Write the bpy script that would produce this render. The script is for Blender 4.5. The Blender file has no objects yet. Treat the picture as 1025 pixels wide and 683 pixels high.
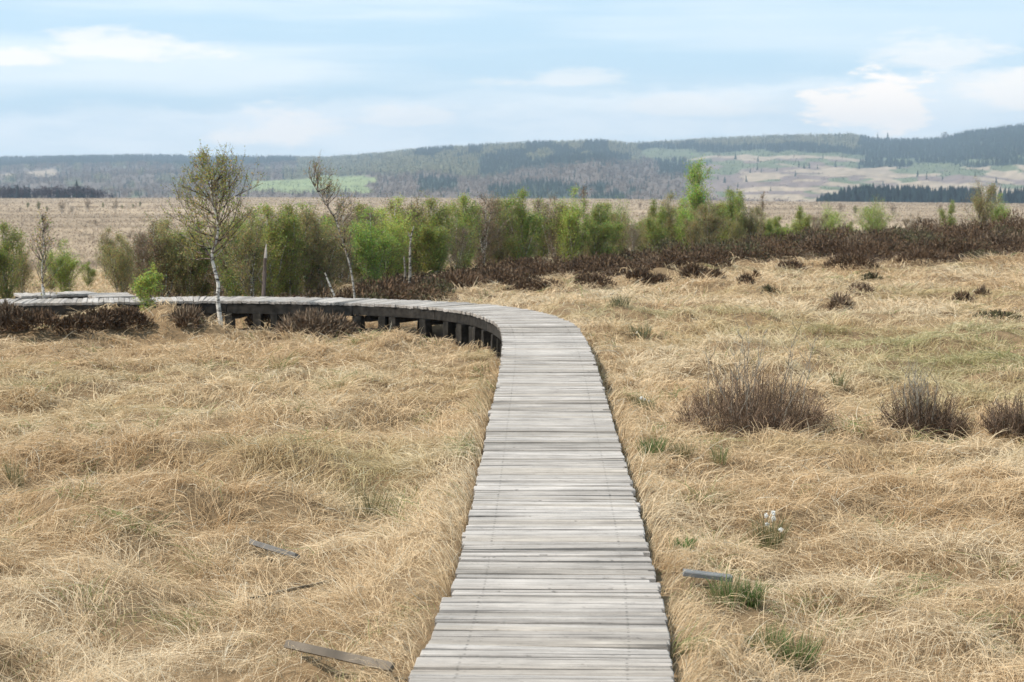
import bpy, math, random
import numpy as np

R = math.radians
rng = np.random.default_rng(7)
random.seed(7)
scene = bpy.context.scene
COL = scene.collection

# ------------------------------------------------------------------ camera numbers
FPX, CX, CY, CAMZ = 1900.0, 512.0, 341.0, 1.85
HOR = 165.0
PITCH = math.atan((CY - HOR) / FPX)
cp, sp = math.cos(PITCH), math.sin(PITCH)


def ray(px, py):
    a, b = px - CX, CY - py
    return np.array([a, FPX * cp + b * sp, -FPX * sp + b * cp])


# ------------------------------------------------------------------ noise
def _hash(ix, iy, seed):
    h = (ix.astype(np.int64) * 374761393 + iy.astype(np.int64) * 668265263 + seed * 1442695041) & 0xFFFFFFFF
    h = ((h ^ (h >> 13)) * 1274126177) & 0xFFFFFFFF
    h = (h ^ (h >> 16)) & 0xFFFFFF
    return h / float(0xFFFFFF)


def vnoise(x, y, seed=0):
    x = np.asarray(x, float); y = np.asarray(y, float)
    ix, iy = np.floor(x), np.floor(y)
    fx, fy = x - ix, y - iy
    fx = fx * fx * fx * (fx * (fx * 6 - 15) + 10); fy = fy * fy * fy * (fy * (fy * 6 - 15) + 10)
    a = _hash(ix, iy, seed); b = _hash(ix + 1, iy, seed)
    c = _hash(ix, iy + 1, seed); d = _hash(ix + 1, iy + 1, seed)
    return (a + (b - a) * fx) * (1 - fy) + (c + (d - c) * fx) * fy


def fbm(x, y, seed=0, o=3):
    s, a, t = 0, 1.0, 0
    for k in range(o):
        s = s + a * vnoise(x * 2 ** k + 17.3 * k, y * 2 ** k - 9.1 * k, seed + k)
        t += a; a *= .5
    return s / t


def sstep(a, b, x):
    t = np.clip((x - a) / (b - a), 0, 1)
    return t * t * (3 - 2 * t)


# ------------------------------------------------------------------ boardwalk centre line
CTRL = np.array([(0.02, 3.6), (0.06, 5.2), (0.13, 6.8), (.186, 8.1), (.236, 10.5), (.285, 13.8), (.325, 16.4), (.345, 18.4),
                 (.338, 20.4), (.25, 22.3), (-.12, 24.0), (-.85, 25.2), (-1.85, 25.85), (-2.95, 26.2),
                 (-4.1, 26.4), (-5.2, 26.2), (-6.2, 26.0), (-7.1, 25.9)])


def catmull(P, n=24):
    out = []
    Q = np.vstack([2 * P[0] - P[1], P, 2 * P[-1] - P[-2]])
    for i in range(1, len(Q) - 2):
        p0, p1, p2, p3 = Q[i - 1], Q[i], Q[i + 1], Q[i + 2]
        for t in np.linspace(0, 1, n, endpoint=False):
            out.append(.5 * ((2 * p1) + (-p0 + p2) * t + (2 * p0 - 5 * p1 + 4 * p2 - p3) * t * t + (-p0 + 3 * p1 - 3 * p2 + p3) * t ** 3))
    out.append(P[-1])
    return np.array(out)


class Path:
    def __init__(self, P):
        self.p = catmull(P)
        d = np.linalg.norm(np.diff(self.p, axis=0), axis=1)
        self.s = np.concatenate([[0], np.cumsum(d)])
        self.L = self.s[-1]

    def at(self, s):
        return np.array([np.interp(s, self.s, self.p[:, 0]), np.interp(s, self.s, self.p[:, 1])])

    def frame(self, s):
        a, b = self.at(max(0, s - .12)), self.at(min(self.L, s + .12))
        t = (b - a) / np.linalg.norm(b - a)
        return self.at(s), t, np.array([t[1], -t[0]])     # point, tangent, right

    def s_at_y(self, y):
        k = int(np.argmax(self.p[:, 1])) + 1
        return float(np.interp(y, self.p[:k, 1], self.s[:k]))

    def dist(self, x, y, step=6):
        best = np.full(np.shape(x), 1e9)
        q = self.p[::step]
        for i in range(len(q) - 1):
            a, b = q[i], q[i + 1]
            ab = b - a; l2 = ab @ ab + 1e-12
            t = np.clip(((x - a[0]) * ab[0] + (y - a[1]) * ab[1]) / l2, 0, 1)
            best = np.minimum(best, np.hypot(x - a[0] - t * ab[0], y - a[1] - t * ab[1]))
        return best


WALK = Path(CTRL)
SPUR = Path(np.array([(-7.2, 27.6), (-7.0, 27.7), (-6.6, 27.95), (-6.2, 28.2)]))
SPUR2 = Path(np.array([(-5.98, 28.0), (-5.85, 27.6), (-5.68, 27.2)]))

# ------------------------------------------------------------------ ground height
RT = np.array([0, 16, 20, 27, 34, 45, 60, 75, 100, 200, 400, 900, 1250])
ZT = np.array([-.2, -.2, -.24, -.30, -.40, -.55, -1.3, -2.0, -3.2, -5.0, -8.0, -13.3, -24.])
EDGE_T = np.array([-.35, -.1, .05, .12, .27, .4]); EDGE_K = np.array([0, 0, 1.5, 3.5, 5.0, 5.0])


def H0(x, y):
    x = np.asarray(x, float); y = np.asarray(y, float)
    r = np.hypot(x, y)
    t = x / np.maximum(np.abs(y), 1.0)
    z = np.interp(r, RT, ZT)
    lat = np.interp(t, [-.3, -.1, 0, .1, .2, .27, .4], [-.35, -.25, 0.0, .12, .38, .62, .8])
    z = z + np.where(lat > 0, sstep(41, 57, r) * 1.35, sstep(24, 50, r)) * (1 - sstep(59, 85, r)) * lat
    z = z + .18 * sstep(36, 46, r) * (1 - sstep(60, 80, r)) * sstep(.03, .14, t)
    # the hollow the raised part of the walk crosses
    z = z - .17 * sstep(15, 19, y) * (1 - sstep(27, 30, y)) * (1 - sstep(-.2, .5, x))
    z = z + .17 * sstep(-4.6, -5.4, x) * sstep(22, 24, y) * (1 - sstep(25.6, 26.4, y))
    z = z + .36 * np.exp(-((x + 4.55) / .75) ** 2 - ((y - 25.15) / .45) ** 2)
    z = z - np.interp(t, EDGE_T, EDGE_K) / 1900. * r * sstep(400, 900, r)
    z = z + (fbm(x / 3.1, y / 3.1, 3, 2) - .5) * .12 * (1 - sstep(60, 120, r))
    z = z + (fbm(x / 60., y / 60., 5, 3) - .5) * .8 * sstep(90, 300, r) * (1 - .6 * sstep(600, 900, r))
    return z


def bump(x, y):
    r = np.hypot(x, y)
    b = (fbm(x / .80, y / .62, 11, 2) - .5) * .36 + (vnoise(x / .38, y / .38, 23) - .5) * .12
    return b * (1 - sstep(55, 90, r))


def H(x, y):
    d = WALK.dist(np.asarray(x, float), np.asarray(y, float), 12)
    z = H0(x, y) + bump(x, y)
    rise = (1 - sstep(.5, 1.1, d)) * (1 - sstep(16, 19, y)) * (1 - sstep(14, 18, y))
    z = z + np.maximum(-.07 - z, 0) * rise              # turf has grown up along the low part of the walk
    near = 1 - sstep(.43, .462, d)
    z = z - near * (np.maximum(z + .22, 0))              # kept under the deck
    return z - (1 - sstep(.5, .9, d)) * np.maximum(z + .05, 0)


def hit(px, py, lift=0.0):
    d = ray(px, py)
    lo = 5.0
    Ys = np.concatenate([np.arange(5, 120, .15), np.geomspace(120, 1250, 500)])
    X = Ys * d[0] / d[1]; Zr = CAMZ + Ys * d[2] / d[1]
    g = H0(X, Ys) + bump(X, Ys)
    dw = WALK.dist(X, Ys, 24)
    g = g + np.maximum(-.07 - g, 0) * (1 - sstep(.5, 1.1, dw)) * (1 - sstep(16, 19, Ys)) * (1 - sstep(14, 18, Ys)) + lift
    k = np.argmax(g >= Zr)
    if g[k] < Zr[k]:
        k = len(Ys) - 1
    return X[k], Ys[k], g[k]


def xz(px, Y):                                            # sideways metres of a pixel column at a distance
    d = ray(px, 250)
    return Y * d[0] / d[1]


def z_of(py, Y):
    d = ray(CX, py)
    return CAMZ + Y * d[2] / d[1]


# ------------------------------------------------------------------ mesh building
def build_mesh(name, V, quads=None, tris=None, mats=(), midx=None, color=None, vec=None, smooth=False):
    me = bpy.data.meshes.new(name)
    V = np.asarray(V, np.float32)
    q = np.zeros((0, 4), np.int32) if quads is None or len(quads) == 0 else np.asarray(quads, np.int32)
    t = np.zeros((0, 3), np.int32) if tris is None or len(tris) == 0 else np.asarray(tris, np.int32)
    me.vertices.add(len(V)); me.vertices.foreach_set('co', V.ravel())
    nl = q.size + t.size
    me.loops.add(nl); me.loops.foreach_set('vertex_index', np.concatenate([q.ravel(), t.ravel()]).astype(np.int32))
    npoly = len(q) + len(t)
    me.polygons.add(npoly)
    st = np.concatenate([np.arange(len(q)) * 4, q.size + np.arange(len(t)) * 3]).astype(np.int32)
    me.polygons.foreach_set('loop_start', st)
    for m in mats:
        me.materials.append(m)
    if midx is not None:
        me.polygons.foreach_set('material_index', np.asarray(midx, np.int32))
    me.polygons.foreach_set('use_smooth', np.full(npoly, smooth, bool))
    if color is not None:
        c = np.ones((len(V), 4), np.float32); c[:, :3] = color
        a = me.attributes.new('tint', 'FLOAT_COLOR', 'POINT'); a.data.foreach_set('color', c.ravel())
    if vec is not None:
        a = me.attributes.new('grain', 'FLOAT_VECTOR', 'POINT'); a.data.foreach_set('vector', np.asarray(vec, np.float32).ravel())
    me.update(calc_edges=True)
    return me


def link(name, data, parent=None, loc=(0, 0, 0), rot=(0, 0, 0), scale=(1, 1, 1)):
    o = bpy.data.objects.new(name, data)
    COL.objects.link(o)
    o.location = loc; o.rotation_euler = rot; o.scale = scale
    if parent is not None:
        o.parent = parent
    return o


def tag(o, label=None, cat=None, group=None, kind=None):
    if label: o['label'] = label
    if cat: o['category'] = cat
    if group: o['group'] = group
    if kind: o['kind'] = kind
    return o


class MB:
    """collects tubes, quads and blades"""
    def __init__(self):
        self.V, self.Q, self.T, self.QM, self.TM, self.C = [], [], [], [], [], []
        self.n = 0

    def add(self, V, Q=None, T=None, m=0, c=(1, 1, 1)):
        V = np.asarray(V, float)
        self.V.append(V)
        c = np.asarray(c, float)
        self.C.append(np.broadcast_to(c, (len(V), 3)))
        if Q is not None and len(Q):
            Q = np.asarray(Q); self.Q.append(Q + self.n); self.QM.append(np.full(len(Q), m))
        if T is not None and len(T):
            T = np.asarray(T); self.T.append(T + self.n); self.TM.append(np.full(len(T), m))
        self.n += len(V)

    def tube(self, P, r, k=5, m=0, c=(1, 1, 1), cap=False):
        P = np.asarray(P, float); n = len(P)
        r = np.broadcast_to(np.asarray(r, float), (n,))
        T = np.gradient(P, axis=0); T /= np.linalg.norm(T, axis=1)[:, None] + 1e-12
        ref = np.array([0, 0, 1.]) if abs(T[0, 2]) < .9 else np.array([1., 0, 0])
        U = np.cross(T, ref); U /= np.linalg.norm(U, axis=1)[:, None] + 1e-12
        W = np.cross(T, U)
        a = np.arange(k) * 2 * math.pi / k
        ring = (U[:, None, :] * np.cos(a)[None, :, None] + W[:, None, :] * np.sin(a)[None, :, None]) * r[:, None, None] + P[:, None, :]
        V = ring.reshape(-1, 3)
        i = np.arange(n - 1)[:, None] * k; j = np.arange(k)[None, :]; j2 = (j + 1) % k
        Q = np.stack([i + j, i + j2, i + k + j2, i + k + j], -1).reshape(-1, 4)
        Tt = None
        if cap:
            V = np.vstack([V, P[-1:], P[:1]])
            e = (n - 1) * k
            Tt = [(e + x, e + (x + 1) % k, n * k) for x in range(k)] + [((x + 1) % k, x, n * k + 1) for x in range(k)]
        self.add(V, Q, Tt, m, c)

    def box(self, c0, ax, ay, az, m=0, col=(1, 1, 1)):
        c0, ax, ay, az = map(lambda v: np.asarray(v, float), (c0, ax, ay, az))
        V = [c0 + sx * ax + sy * ay + sz * az for sz in (-1, 1) for sy in (-1, 1) for sx in (-1, 1)]
        Q = [(0, 2, 3, 1), (4, 5, 7, 6), (0, 1, 5, 4), (2, 6, 7, 3), (0, 4, 6, 2), (1, 3, 7, 5)]
        self.add(V, Q, None, m, col)

    def mesh(self, name, mats, smooth=False):
        Q = np.vstack(self.Q) if self.Q else None
        T = np.vstack(self.T) if self.T else None
        mi = np.concatenate(([np.concatenate(self.QM)] if self.Q else []) + ([np.concatenate(self.TM)] if self.T else []))
        return build_mesh(name, np.vstack(self.V), Q, T, mats, mi, np.vstack(self.C), smooth=smooth)


def unit(a):
    return a / (np.linalg.norm(a, axis=-1, keepdims=True) + 1e-12)


def leaf_quads(P, size, rg, flat=.0):
    """n diamond leaves at points P"""
    n = len(P)
    a = unit(rg.normal(size=(n, 3))); b = unit(np.cross(a, rg.normal(size=(n, 3))))
    s = (size * rg.uniform(.6, 1.35, n))[:, None]
    V = np.stack([P - a * s * .5, P + b * s * .36, P + a * s * .55, P - b * s * .36], 1).reshape(-1, 3)
    return V, np.arange(n * 4).reshape(-1, 4)


def blades(root, az, e0, e1, L, w, rg, curl=.5, seg=3):
    """ribbon blades: root Nx3, azimuth, start / end elevation, length, width -> verts, quads, tris, pts"""
    n = len(root)
    pts = np.zeros((n, seg + 1, 3)); pts[:, 0] = root
    c = rg.normal(0, curl, n)
    for k in range(seg):
        f = (k + .5) / seg
        e = e0 + (e1 - e0) * f; a = az + c * f
        d = np.stack([np.cos(a) * np.cos(e), np.sin(a) * np.cos(e), np.sin(e)], -1)
        pts[:, k + 1] = pts[:, k] + d * (L / seg)[:, None]
    return pts


def ribbon(pts, w, rg):
    n, m, _ = pts.shape
    tw = rg.uniform(0, math.pi, n)
    side = np.stack([np.cos(tw), np.sin(tw), rg.normal(0, .3, n)], -1)
    ax = unit(pts[:, -1] - pts[:, 0])
    side = unit(side - (side * ax).sum(-1, keepdims=True) * ax) * w[:, None]
    V = np.zeros((n, 2 * (m - 1) + 1, 3))
    for k in range(m - 1):
        f = 1 - .55 * k / (m - 1)
        V[:, 2 * k] = pts[:, k] - side * f * .5; V[:, 2 * k + 1] = pts[:, k] + side * f * .5
    V[:, -1] = pts[:, -1]
    nv = V.shape[1]; base = (np.arange(n) * nv)[:, None]
    Q = np.concatenate([base + np.array([[2 * k, 2 * k + 1, 2 * k + 3, 2 * k + 2]]) for k in range(m - 2)]) if m > 2 else np.zeros((0, 4), int)
    T = base + np.array([[2 * (m - 2), 2 * (m - 2) + 1, nv - 1]])
    return V.reshape(-1, 3), Q, T, nv


# ------------------------------------------------------------------ materials
def new_mat(name):
    m = bpy.data.materials.new(name); m.use_nodes = True
    nt = m.node_tree; nt.nodes.clear()
    out = nt.nodes.new('ShaderNodeOutputMaterial')
    return m, nt, out


def N(nt, t, **kw):
    n = nt.nodes.new(t)
    for k, v in kw.items():
        setattr(n, k, v)
    return n


def tint_mat(name, mul=(1, 1, 1), translucent=.0, rough=.7, spec=.2, obj_var=.0, noise=0, nscale=30):
    m, nt, out = new_mat(name)
    at = N(nt, 'ShaderNodeAttribute', attribute_name='tint')
    mx = N(nt, 'ShaderNodeMix', data_type='RGBA', blend_type='MULTIPLY'); mx.inputs[0].default_value = 1
    nt.links.new(at.outputs['Color'], mx.inputs[6]); mx.inputs[7].default_value = (*mul, 1)
    col = mx.outputs[2]
    if obj_var:
        oi = N(nt, 'ShaderNodeObjectInfo')
        mr = N(nt, 'ShaderNodeMapRange'); mr.inputs[3].default_value = 1 - obj_var; mr.inputs[4].default_value = 1 + obj_var
        nt.links.new(oi.outputs['Random'], mr.inputs[0])
        h = N(nt, 'ShaderNodeHueSaturation')
        nt.links.new(mr.outputs[0], h.inputs['Value'])
        mr2 = N(nt, 'ShaderNodeMapRange'); mr2.inputs[3].default_value = .5 + .12 * obj_var; mr2.inputs[4].default_value = .5 - .12 * obj_var
        ml = N(nt, 'ShaderNodeMath', operation='MULTIPLY'); ml.inputs[1].default_value = 7.3
        fr = N(nt, 'ShaderNodeMath', operation='FRACT')
        nt.links.new(oi.outputs['Random'], ml.inputs[0]); nt.links.new(ml.outputs[0], fr.inputs[0]); nt.links.new(fr.outputs[0], mr2.inputs[0])
        nt.links.new(mr2.outputs[0], h.inputs['Hue'])
        nt.links.new(col, h.inputs['Color']); col = h.outputs[0]
    if noise:
        tc = N(nt, 'ShaderNodeTexCoord'); nz = N(nt, 'ShaderNodeTexNoise'); nz.inputs['Scale'].default_value = nscale
        nz.inputs['Detail'].default_value = 4
        nt.links.new(tc.outputs['Object'], nz.inputs['Vector'])
        mr3 = N(nt, 'ShaderNodeMapRange'); mr3.inputs[1].default_value = .3; mr3.inputs[2].default_value = .7
        mr3.inputs[3].default_value = 1 - noise; mr3.inputs[4].default_value = 1 + noise
        nt.links.new(nz.outputs['Fac'], mr3.inputs[0])
        vm = N(nt, 'ShaderNodeVectorMath', operation='SCALE')
        nt.links.new(col, vm.inputs[0]); nt.links.new(mr3.outputs[0], vm.inputs['Scale']); col = vm.outputs[0]
    p = N(nt, 'ShaderNodeBsdfPrincipled'); p.inputs['Roughness'].default_value = rough
    p.inputs['Specular IOR Level'].default_value = spec
    nt.links.new(col, p.inputs['Base Color'])
    if translucent:
        t = N(nt, 'ShaderNodeBsdfTranslucent'); nt.links.new(col, t.inputs['Color'])
        ms = N(nt, 'ShaderNodeMixShader'); ms.inputs[0].default_value = translucent
        nt.links.new(p.outputs[0], ms.inputs[1]); nt.links.new(t.outputs[0], ms.inputs[2])
        nt.links.new(ms.outputs[0], out.inputs['Surface'])
    else:
        nt.links.new(p.outputs[0], out.inputs['Surface'])
    return m


M_GRASS = tint_mat('dry_grass_blades', translucent=.3, rough=.55, spec=.25)
M_LEAF = tint_mat('birch_leaves', translucent=.5, rough=.5, spec=.3, obj_var=.16)
M_TWIG = tint_mat('twigs', rough=.8, spec=.1)
M_HEATHER = tint_mat('heather', rough=.85, spec=.08)
M_FAR = tint_mat('far_foliage', rough=.9, spec=.05)
M_TURF = tint_mat('green_blades', translucent=.3, rough=.5, spec=.3)
M_FLUFF = tint_mat('cotton_fluff', translucent=.3, rough=.9, spec=.0)


def bark_mat():
    m, nt, out = new_mat('birch_bark')
    tc = N(nt, 'ShaderNodeTexCoord')
    mp = N(nt, 'ShaderNodeMapping'); mp.inputs['Scale'].default_value = (5, 5, 16)
    nt.links.new(tc.outputs['Object'], mp.inputs[0])
    nz = N(nt, 'ShaderNodeTexNoise'); nz.inputs['Scale'].default_value = 1.6; nz.inputs['Detail'].default_value = 5
    nt.links.new(mp.outputs[0], nz.inputs['Vector'])
    cr = N(nt, 'ShaderNodeValToRGB')
    e = cr.color_ramp.elements
    e[0].position = .40; e[0].color = (.035, .028, .024, 1); e[1].position = .53; e[1].color = (.62, .58, .52, 1)
    nt.links.new(nz.outputs['Fac'], cr.inputs[0])
    at = N(nt, 'ShaderNodeAttribute', attribute_name='tint')
    mx = N(nt, 'ShaderNodeMix', data_type='RGBA', blend_type='MULTIPLY'); mx.inputs[0].default_value = 1
    nt.links.new(cr.outputs[0], mx.inputs[6]); nt.links.new(at.outputs['Color'], mx.inputs[7])
    p = N(nt, 'ShaderNodeBsdfPrincipled'); p.inputs['Roughness'].default_value = .7; p.inputs['Specular IOR Level'].default_value = .2
    nt.links.new(mx.outputs[2], p.inputs['Base Color'])
    b = N(nt, 'ShaderNodeBump'); b.inputs['Strength'].default_value = .4; b.inputs['Distance'].default_value = .01
    nt.links.new(nz.outputs['Fac'], b.inputs['Height']); nt.links.new(b.outputs[0], p.inputs['Normal'])
    nt.links.new(p.outputs[0], out.inputs['Surface'])
    return m


M_BARK = bark_mat()


def plank_mat(name, dark=False):
    """weathered board: 'grain' carries metres along, metres across, random; 'tint' the board's own colour"""
    m, nt, out = new_mat(name)
    g = N(nt, 'ShaderNodeAttribute', attribute_name='grain')
    at = N(nt, 'ShaderNodeAttribute', attribute_name='tint')
    def noise(sc, scale, detail=5, rough=.6):
        mp = N(nt, 'ShaderNodeMapping'); mp.inputs['Scale'].default_value = sc
        nt.links.new(g.outputs['Vector'], mp.inputs[0])
        n = N(nt, 'ShaderNodeTexNoise'); n.inputs['Scale'].default_value = scale; n.inputs['Detail'].default_value = detail
        n.inputs['Roughness'].default_value = rough
        nt.links.new(mp.outputs[0], n.inputs['Vector'])
        return n.outputs['Fac']
    def rng_(src, a, b, c, d):
        r = N(nt, 'ShaderNodeMapRange'); r.inputs[1].default_value = a; r.inputs[2].default_value = b
        r.inputs[3].default_value = c; r.inputs[4].default_value = d
        nt.links.new(src, r.inputs[0]); return r.outputs[0]
    def mul(a, b):
        n = N(nt, 'ShaderNodeMath', operation='MULTIPLY'); nt.links.new(a, n.inputs[0]); nt.links.new(b, n.inputs[1]); return n.outputs[0]
    fine = noise((1.2, 60, 9), 1.6)
    crack = noise((.7, 38, 9), 1.3, 3, .5)
    blot = noise((3.2, 7, 9), 1.0, 6, .7)
    speck = noise((22, 70, 9), 1.0, 2)
    v = mul(rng_(fine, .3, .7, .74, 1.2), rng_(crack, .34, .43, .38, 1.0))
    v = mul(v, rng_(blot, .32, .66, .76, 1.12))
    v = mul(v, rng_(speck, .26, .36, .55, 1.0))
    sx = N(nt, 'ShaderNodeSeparateXYZ'); nt.links.new(g.outputs['Vector'], sx.inputs[0])
    # two nail heads on each side, dark rust
    au = N(nt, 'ShaderNodeMath', operation='ABSOLUTE'); nt.links.new(sx.outputs[0], au.inputs[0])
    du = N(nt, 'ShaderNodeMath', operation='SUBTRACT'); nt.links.new(au.outputs[0], du.inputs[0]); du.inputs[1].default_value = .315
    av = N(nt, 'ShaderNodeMath', operation='ABSOLUTE'); nt.links.new(sx.outputs[1], av.inputs[0])
    dv = N(nt, 'ShaderNodeMath', operation='SUBTRACT'); nt.links.new(av.outputs[0], dv.inputs[0]); dv.inputs[1].default_value = .026
    d2 = N(nt, 'ShaderNodeMath', operation='ADD'); nt.links.new(mul(du.outputs[0], du.outputs[0]), d2.inputs[0]); nt.links.new(mul(dv.outputs[0], dv.outputs[0]), d2.inputs[1])
    sq = N(nt, 'ShaderNodeMath', operation='SQRT'); nt.links.new(d2.outputs[0], sq.inputs[0])
    if not dark:
        v = mul(v, rng_(sq.outputs[0], .003, .008, .5, 1.0))
    tc = N(nt, 'ShaderNodeTexCoord'); st = N(nt, 'ShaderNodeTexNoise'); st.inputs['Scale'].default_value = 2.3; st.inputs['Detail'].default_value = 6; st.inputs['Roughness'].default_value = .7
    nt.links.new(tc.outputs['Object'], st.inputs['Vector'])
    v = mul(v, rng_(st.outputs['Fac'], .32, .62, .84, 1.08))
    vm = N(nt, 'ShaderNodeVectorMath', operation='SCALE')
    nt.links.new(at.outputs['Color'], vm.inputs[0]); nt.links.new(v, vm.inputs['Scale'])
    p = N(nt, 'ShaderNodeBsdfPrincipled'); p.inputs['Roughness'].default_value = .75; p.inputs['Specular IOR Level'].default_value = .25
    nt.links.new(vm.outputs[0], p.inputs['Base Color'])
    b = N(nt, 'ShaderNodeBump'); b.inputs['Strength'].default_value = .5; b.inputs['Distance'].default_value = .006
    nt.links.new(v, b.inputs['Height']); nt.links.new(b.outputs[0], p.inputs['Normal'])
    nt.links.new(p.outputs[0], out.inputs['Surface'])
    return m


M_PLANK = plank_mat('weathered_planks')
M_BEAM = tint_mat('dark_wet_timber', rough=.8, spec=.15, noise=.55, nscale=14)


def ground_mat():
    m, nt, out = new_mat('bog_ground')
    tc = N(nt, 'ShaderNodeTexCoord')
    at = N(nt, 'ShaderNodeAttribute', attribute_name='tint')
    n1 = N(nt, 'ShaderNodeTexNoise'); n1.inputs['Scale'].default_value = 5.0; n1.inputs['Detail'].default_value = 8; n1.inputs['Roughness'].default_value = .7
    n2 = N(nt, 'ShaderNodeTexNoise'); n2.inputs['Scale'].default_value = .35; n2.inputs['Detail'].default_value = 7; n2.inputs['Roughness'].default_value = .65
    nt.links.new(tc.outputs['Object'], n1.inputs['Vector']); nt.links.new(tc.outputs['Object'], n2.inputs['Vector'])
    def rr(s, a, b, c, d):
        r = N(nt, 'ShaderNodeMapRange'); r.inputs[1].default_value = a; r.inputs[2].default_value = b; r.inputs[3].default_value = c; r.inputs[4].default_value = d
        nt.links.new(s, r.inputs[0]); return r.outputs[0]
    mm = N(nt, 'ShaderNodeMath', operation='MULTIPLY')
    nt.links.new(rr(n1.outputs['Fac'], .3, .7, .6, 1.3), mm.inputs[0]); nt.links.new(rr(n2.outputs['Fac'], .3, .7, .75, 1.2), mm.inputs[1])
    vm = N(nt, 'ShaderNodeVectorMath', operation='SCALE')
    nt.links.new(at.outputs['Color'], vm.inputs[0]); nt.links.new(mm.outputs[0], vm.inputs['Scale'])
    p = N(nt, 'ShaderNodeBsdfPrincipled'); p.inputs['Roughness'].default_value = .95; p.inputs['Specular IOR Level'].default_value = .05
    nt.links.new(vm.outputs[0], p.inputs['Base Color'])
    b = N(nt, 'ShaderNodeBump'); b.inputs['Strength'].default_value = .6; b.inputs['Distance'].default_value = .05
    nt.links.new(n1.outputs['Fac'], b.inputs['Height']); nt.links.new(b.outputs[0], p.inputs['Normal'])
    nt.links.new(p.outputs[0], out.inputs['Surface'])
    return m


M_GROUND = ground_mat()

# ------------------------------------------------------------------ grass colour field
PALE, STRAW, TAN, BROWN, GREY, OLIVE = [np.array(c) for c in
    ((.745, .60, .405), (.69, .517, .315), (.575, .405, .23), (.31, .205, .11), (.64, .565, .43), (.35, .335, .15))]


def olive_amount(x, y):
    g = sstep(.58, .78, fbm(x / 1.6 + 3, y / 1.0, 41, 3)) * .4 * sstep(10, 16, y)
    def blob(px, py, rx, ry):
        X, Y, _ = hit(px, py)
        return np.exp(-((x - X) / rx) ** 2 - ((y - Y) / ry) ** 2)
    for a, k in OLIVE_SPOTS:
        g = np.maximum(g, k * blob_cached(a, x, y) * (.45 + 1.1 * vnoise(x / .8, y / .8, 44)))
    return np.clip(g, 0, 1)


OLIVE_SPOTS = [((920, 338, 2.6, 1.6), .95), ((1000, 362, 1.6, 2.0), .9), ((820, 335, 1.5, 1.2), .7), ((700, 312, 2.5, .9), .55), ((620, 318, 1.2, .8), .5),
               ((230, 385, 3.0, 1.3), .25), ((60, 420, 1.5, 1.2), .2), ((370, 500, .35, .5), .7), ((330, 455, .8, .8), .45),
               ((960, 300, 3.5, 1.2), .5), ((1010, 400, 1.0, 1.2), .7)]
_bc = {}


def blob_cached(a, x, y):
    if a not in _bc:
        _bc[a] = hit(a[0], a[1])
    X, Y, _ = _bc[a]
    return np.exp(-((x - X) / a[2]) ** 2 - ((y - Y) / a[3]) ** 2)


def straw_colour(x, y, rg):
    n = len(x)
    a = fbm(x / 1.9, y / 1.9, 31, 3)[:, None]; b = vnoise(x / .5, y / .5, 37)[:, None]
    u = np.clip((a - .5) * 1.7 + (b - .5) * .55 + .5 + rg.normal(0, .2, (n, 1)), 0, 1)
    c = np.where(u < .5, TAN + (STRAW - TAN) * (u * 2), STRAW + (PALE - STRAW) * (u * 2 - 1))
    w = rg.random((n, 1))
    c = np.where(w < .065, BROWN, c); c = np.where(w > .95, GREY, c)
    o = olive_amount(x, y)[:, None]
    c = c + (OLIVE * rg.uniform(.8, 1.25, (n, 1)) - c) * (o * rg.uniform(.4, 1.0, (n, 1)))
    gf = (fbm(x / .35 + 7, y / .35, 47, 2) > .74)[:, None] & (rg.random((n, 1)) < .3)
    c = np.where(gf, np.array([.22, .25, .09]), c)
    return c * rg.uniform(.8, 1.14, (n, 1))


# ------------------------------------------------------------------ heather band (centre line of pixels -> metres)
HB_X = np.array([150, 300, 380, 480, 560, 640, 700, 760, 850, 950, 1060, 1150])
HB_NEAR = np.array([28.0, 28.3, 30.0, 33.2, 36.0, 39.5, 41.0, 42.0, 43.0, 43.5, 44.0, 44])
HB_FAR = np.array([28.4, 29.6, 34., 39.5, 43.0, 46.0, 48.5, 51, 55, 57.0, 58.0, 58])


def heather_at(x, y):
    px = x / np.maximum(y, 1) * (FPX * cp) + CX
    a = np.interp(px, HB_X, HB_NEAR) + (fbm(x / 1.4, y / 1.4, 61, 2) - .5) * 4.2 * sstep(250, 450, px)
    b = np.interp(px, HB_X, HB_FAR)
    return (px > 140) & (y > a) & (y < b)


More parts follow.
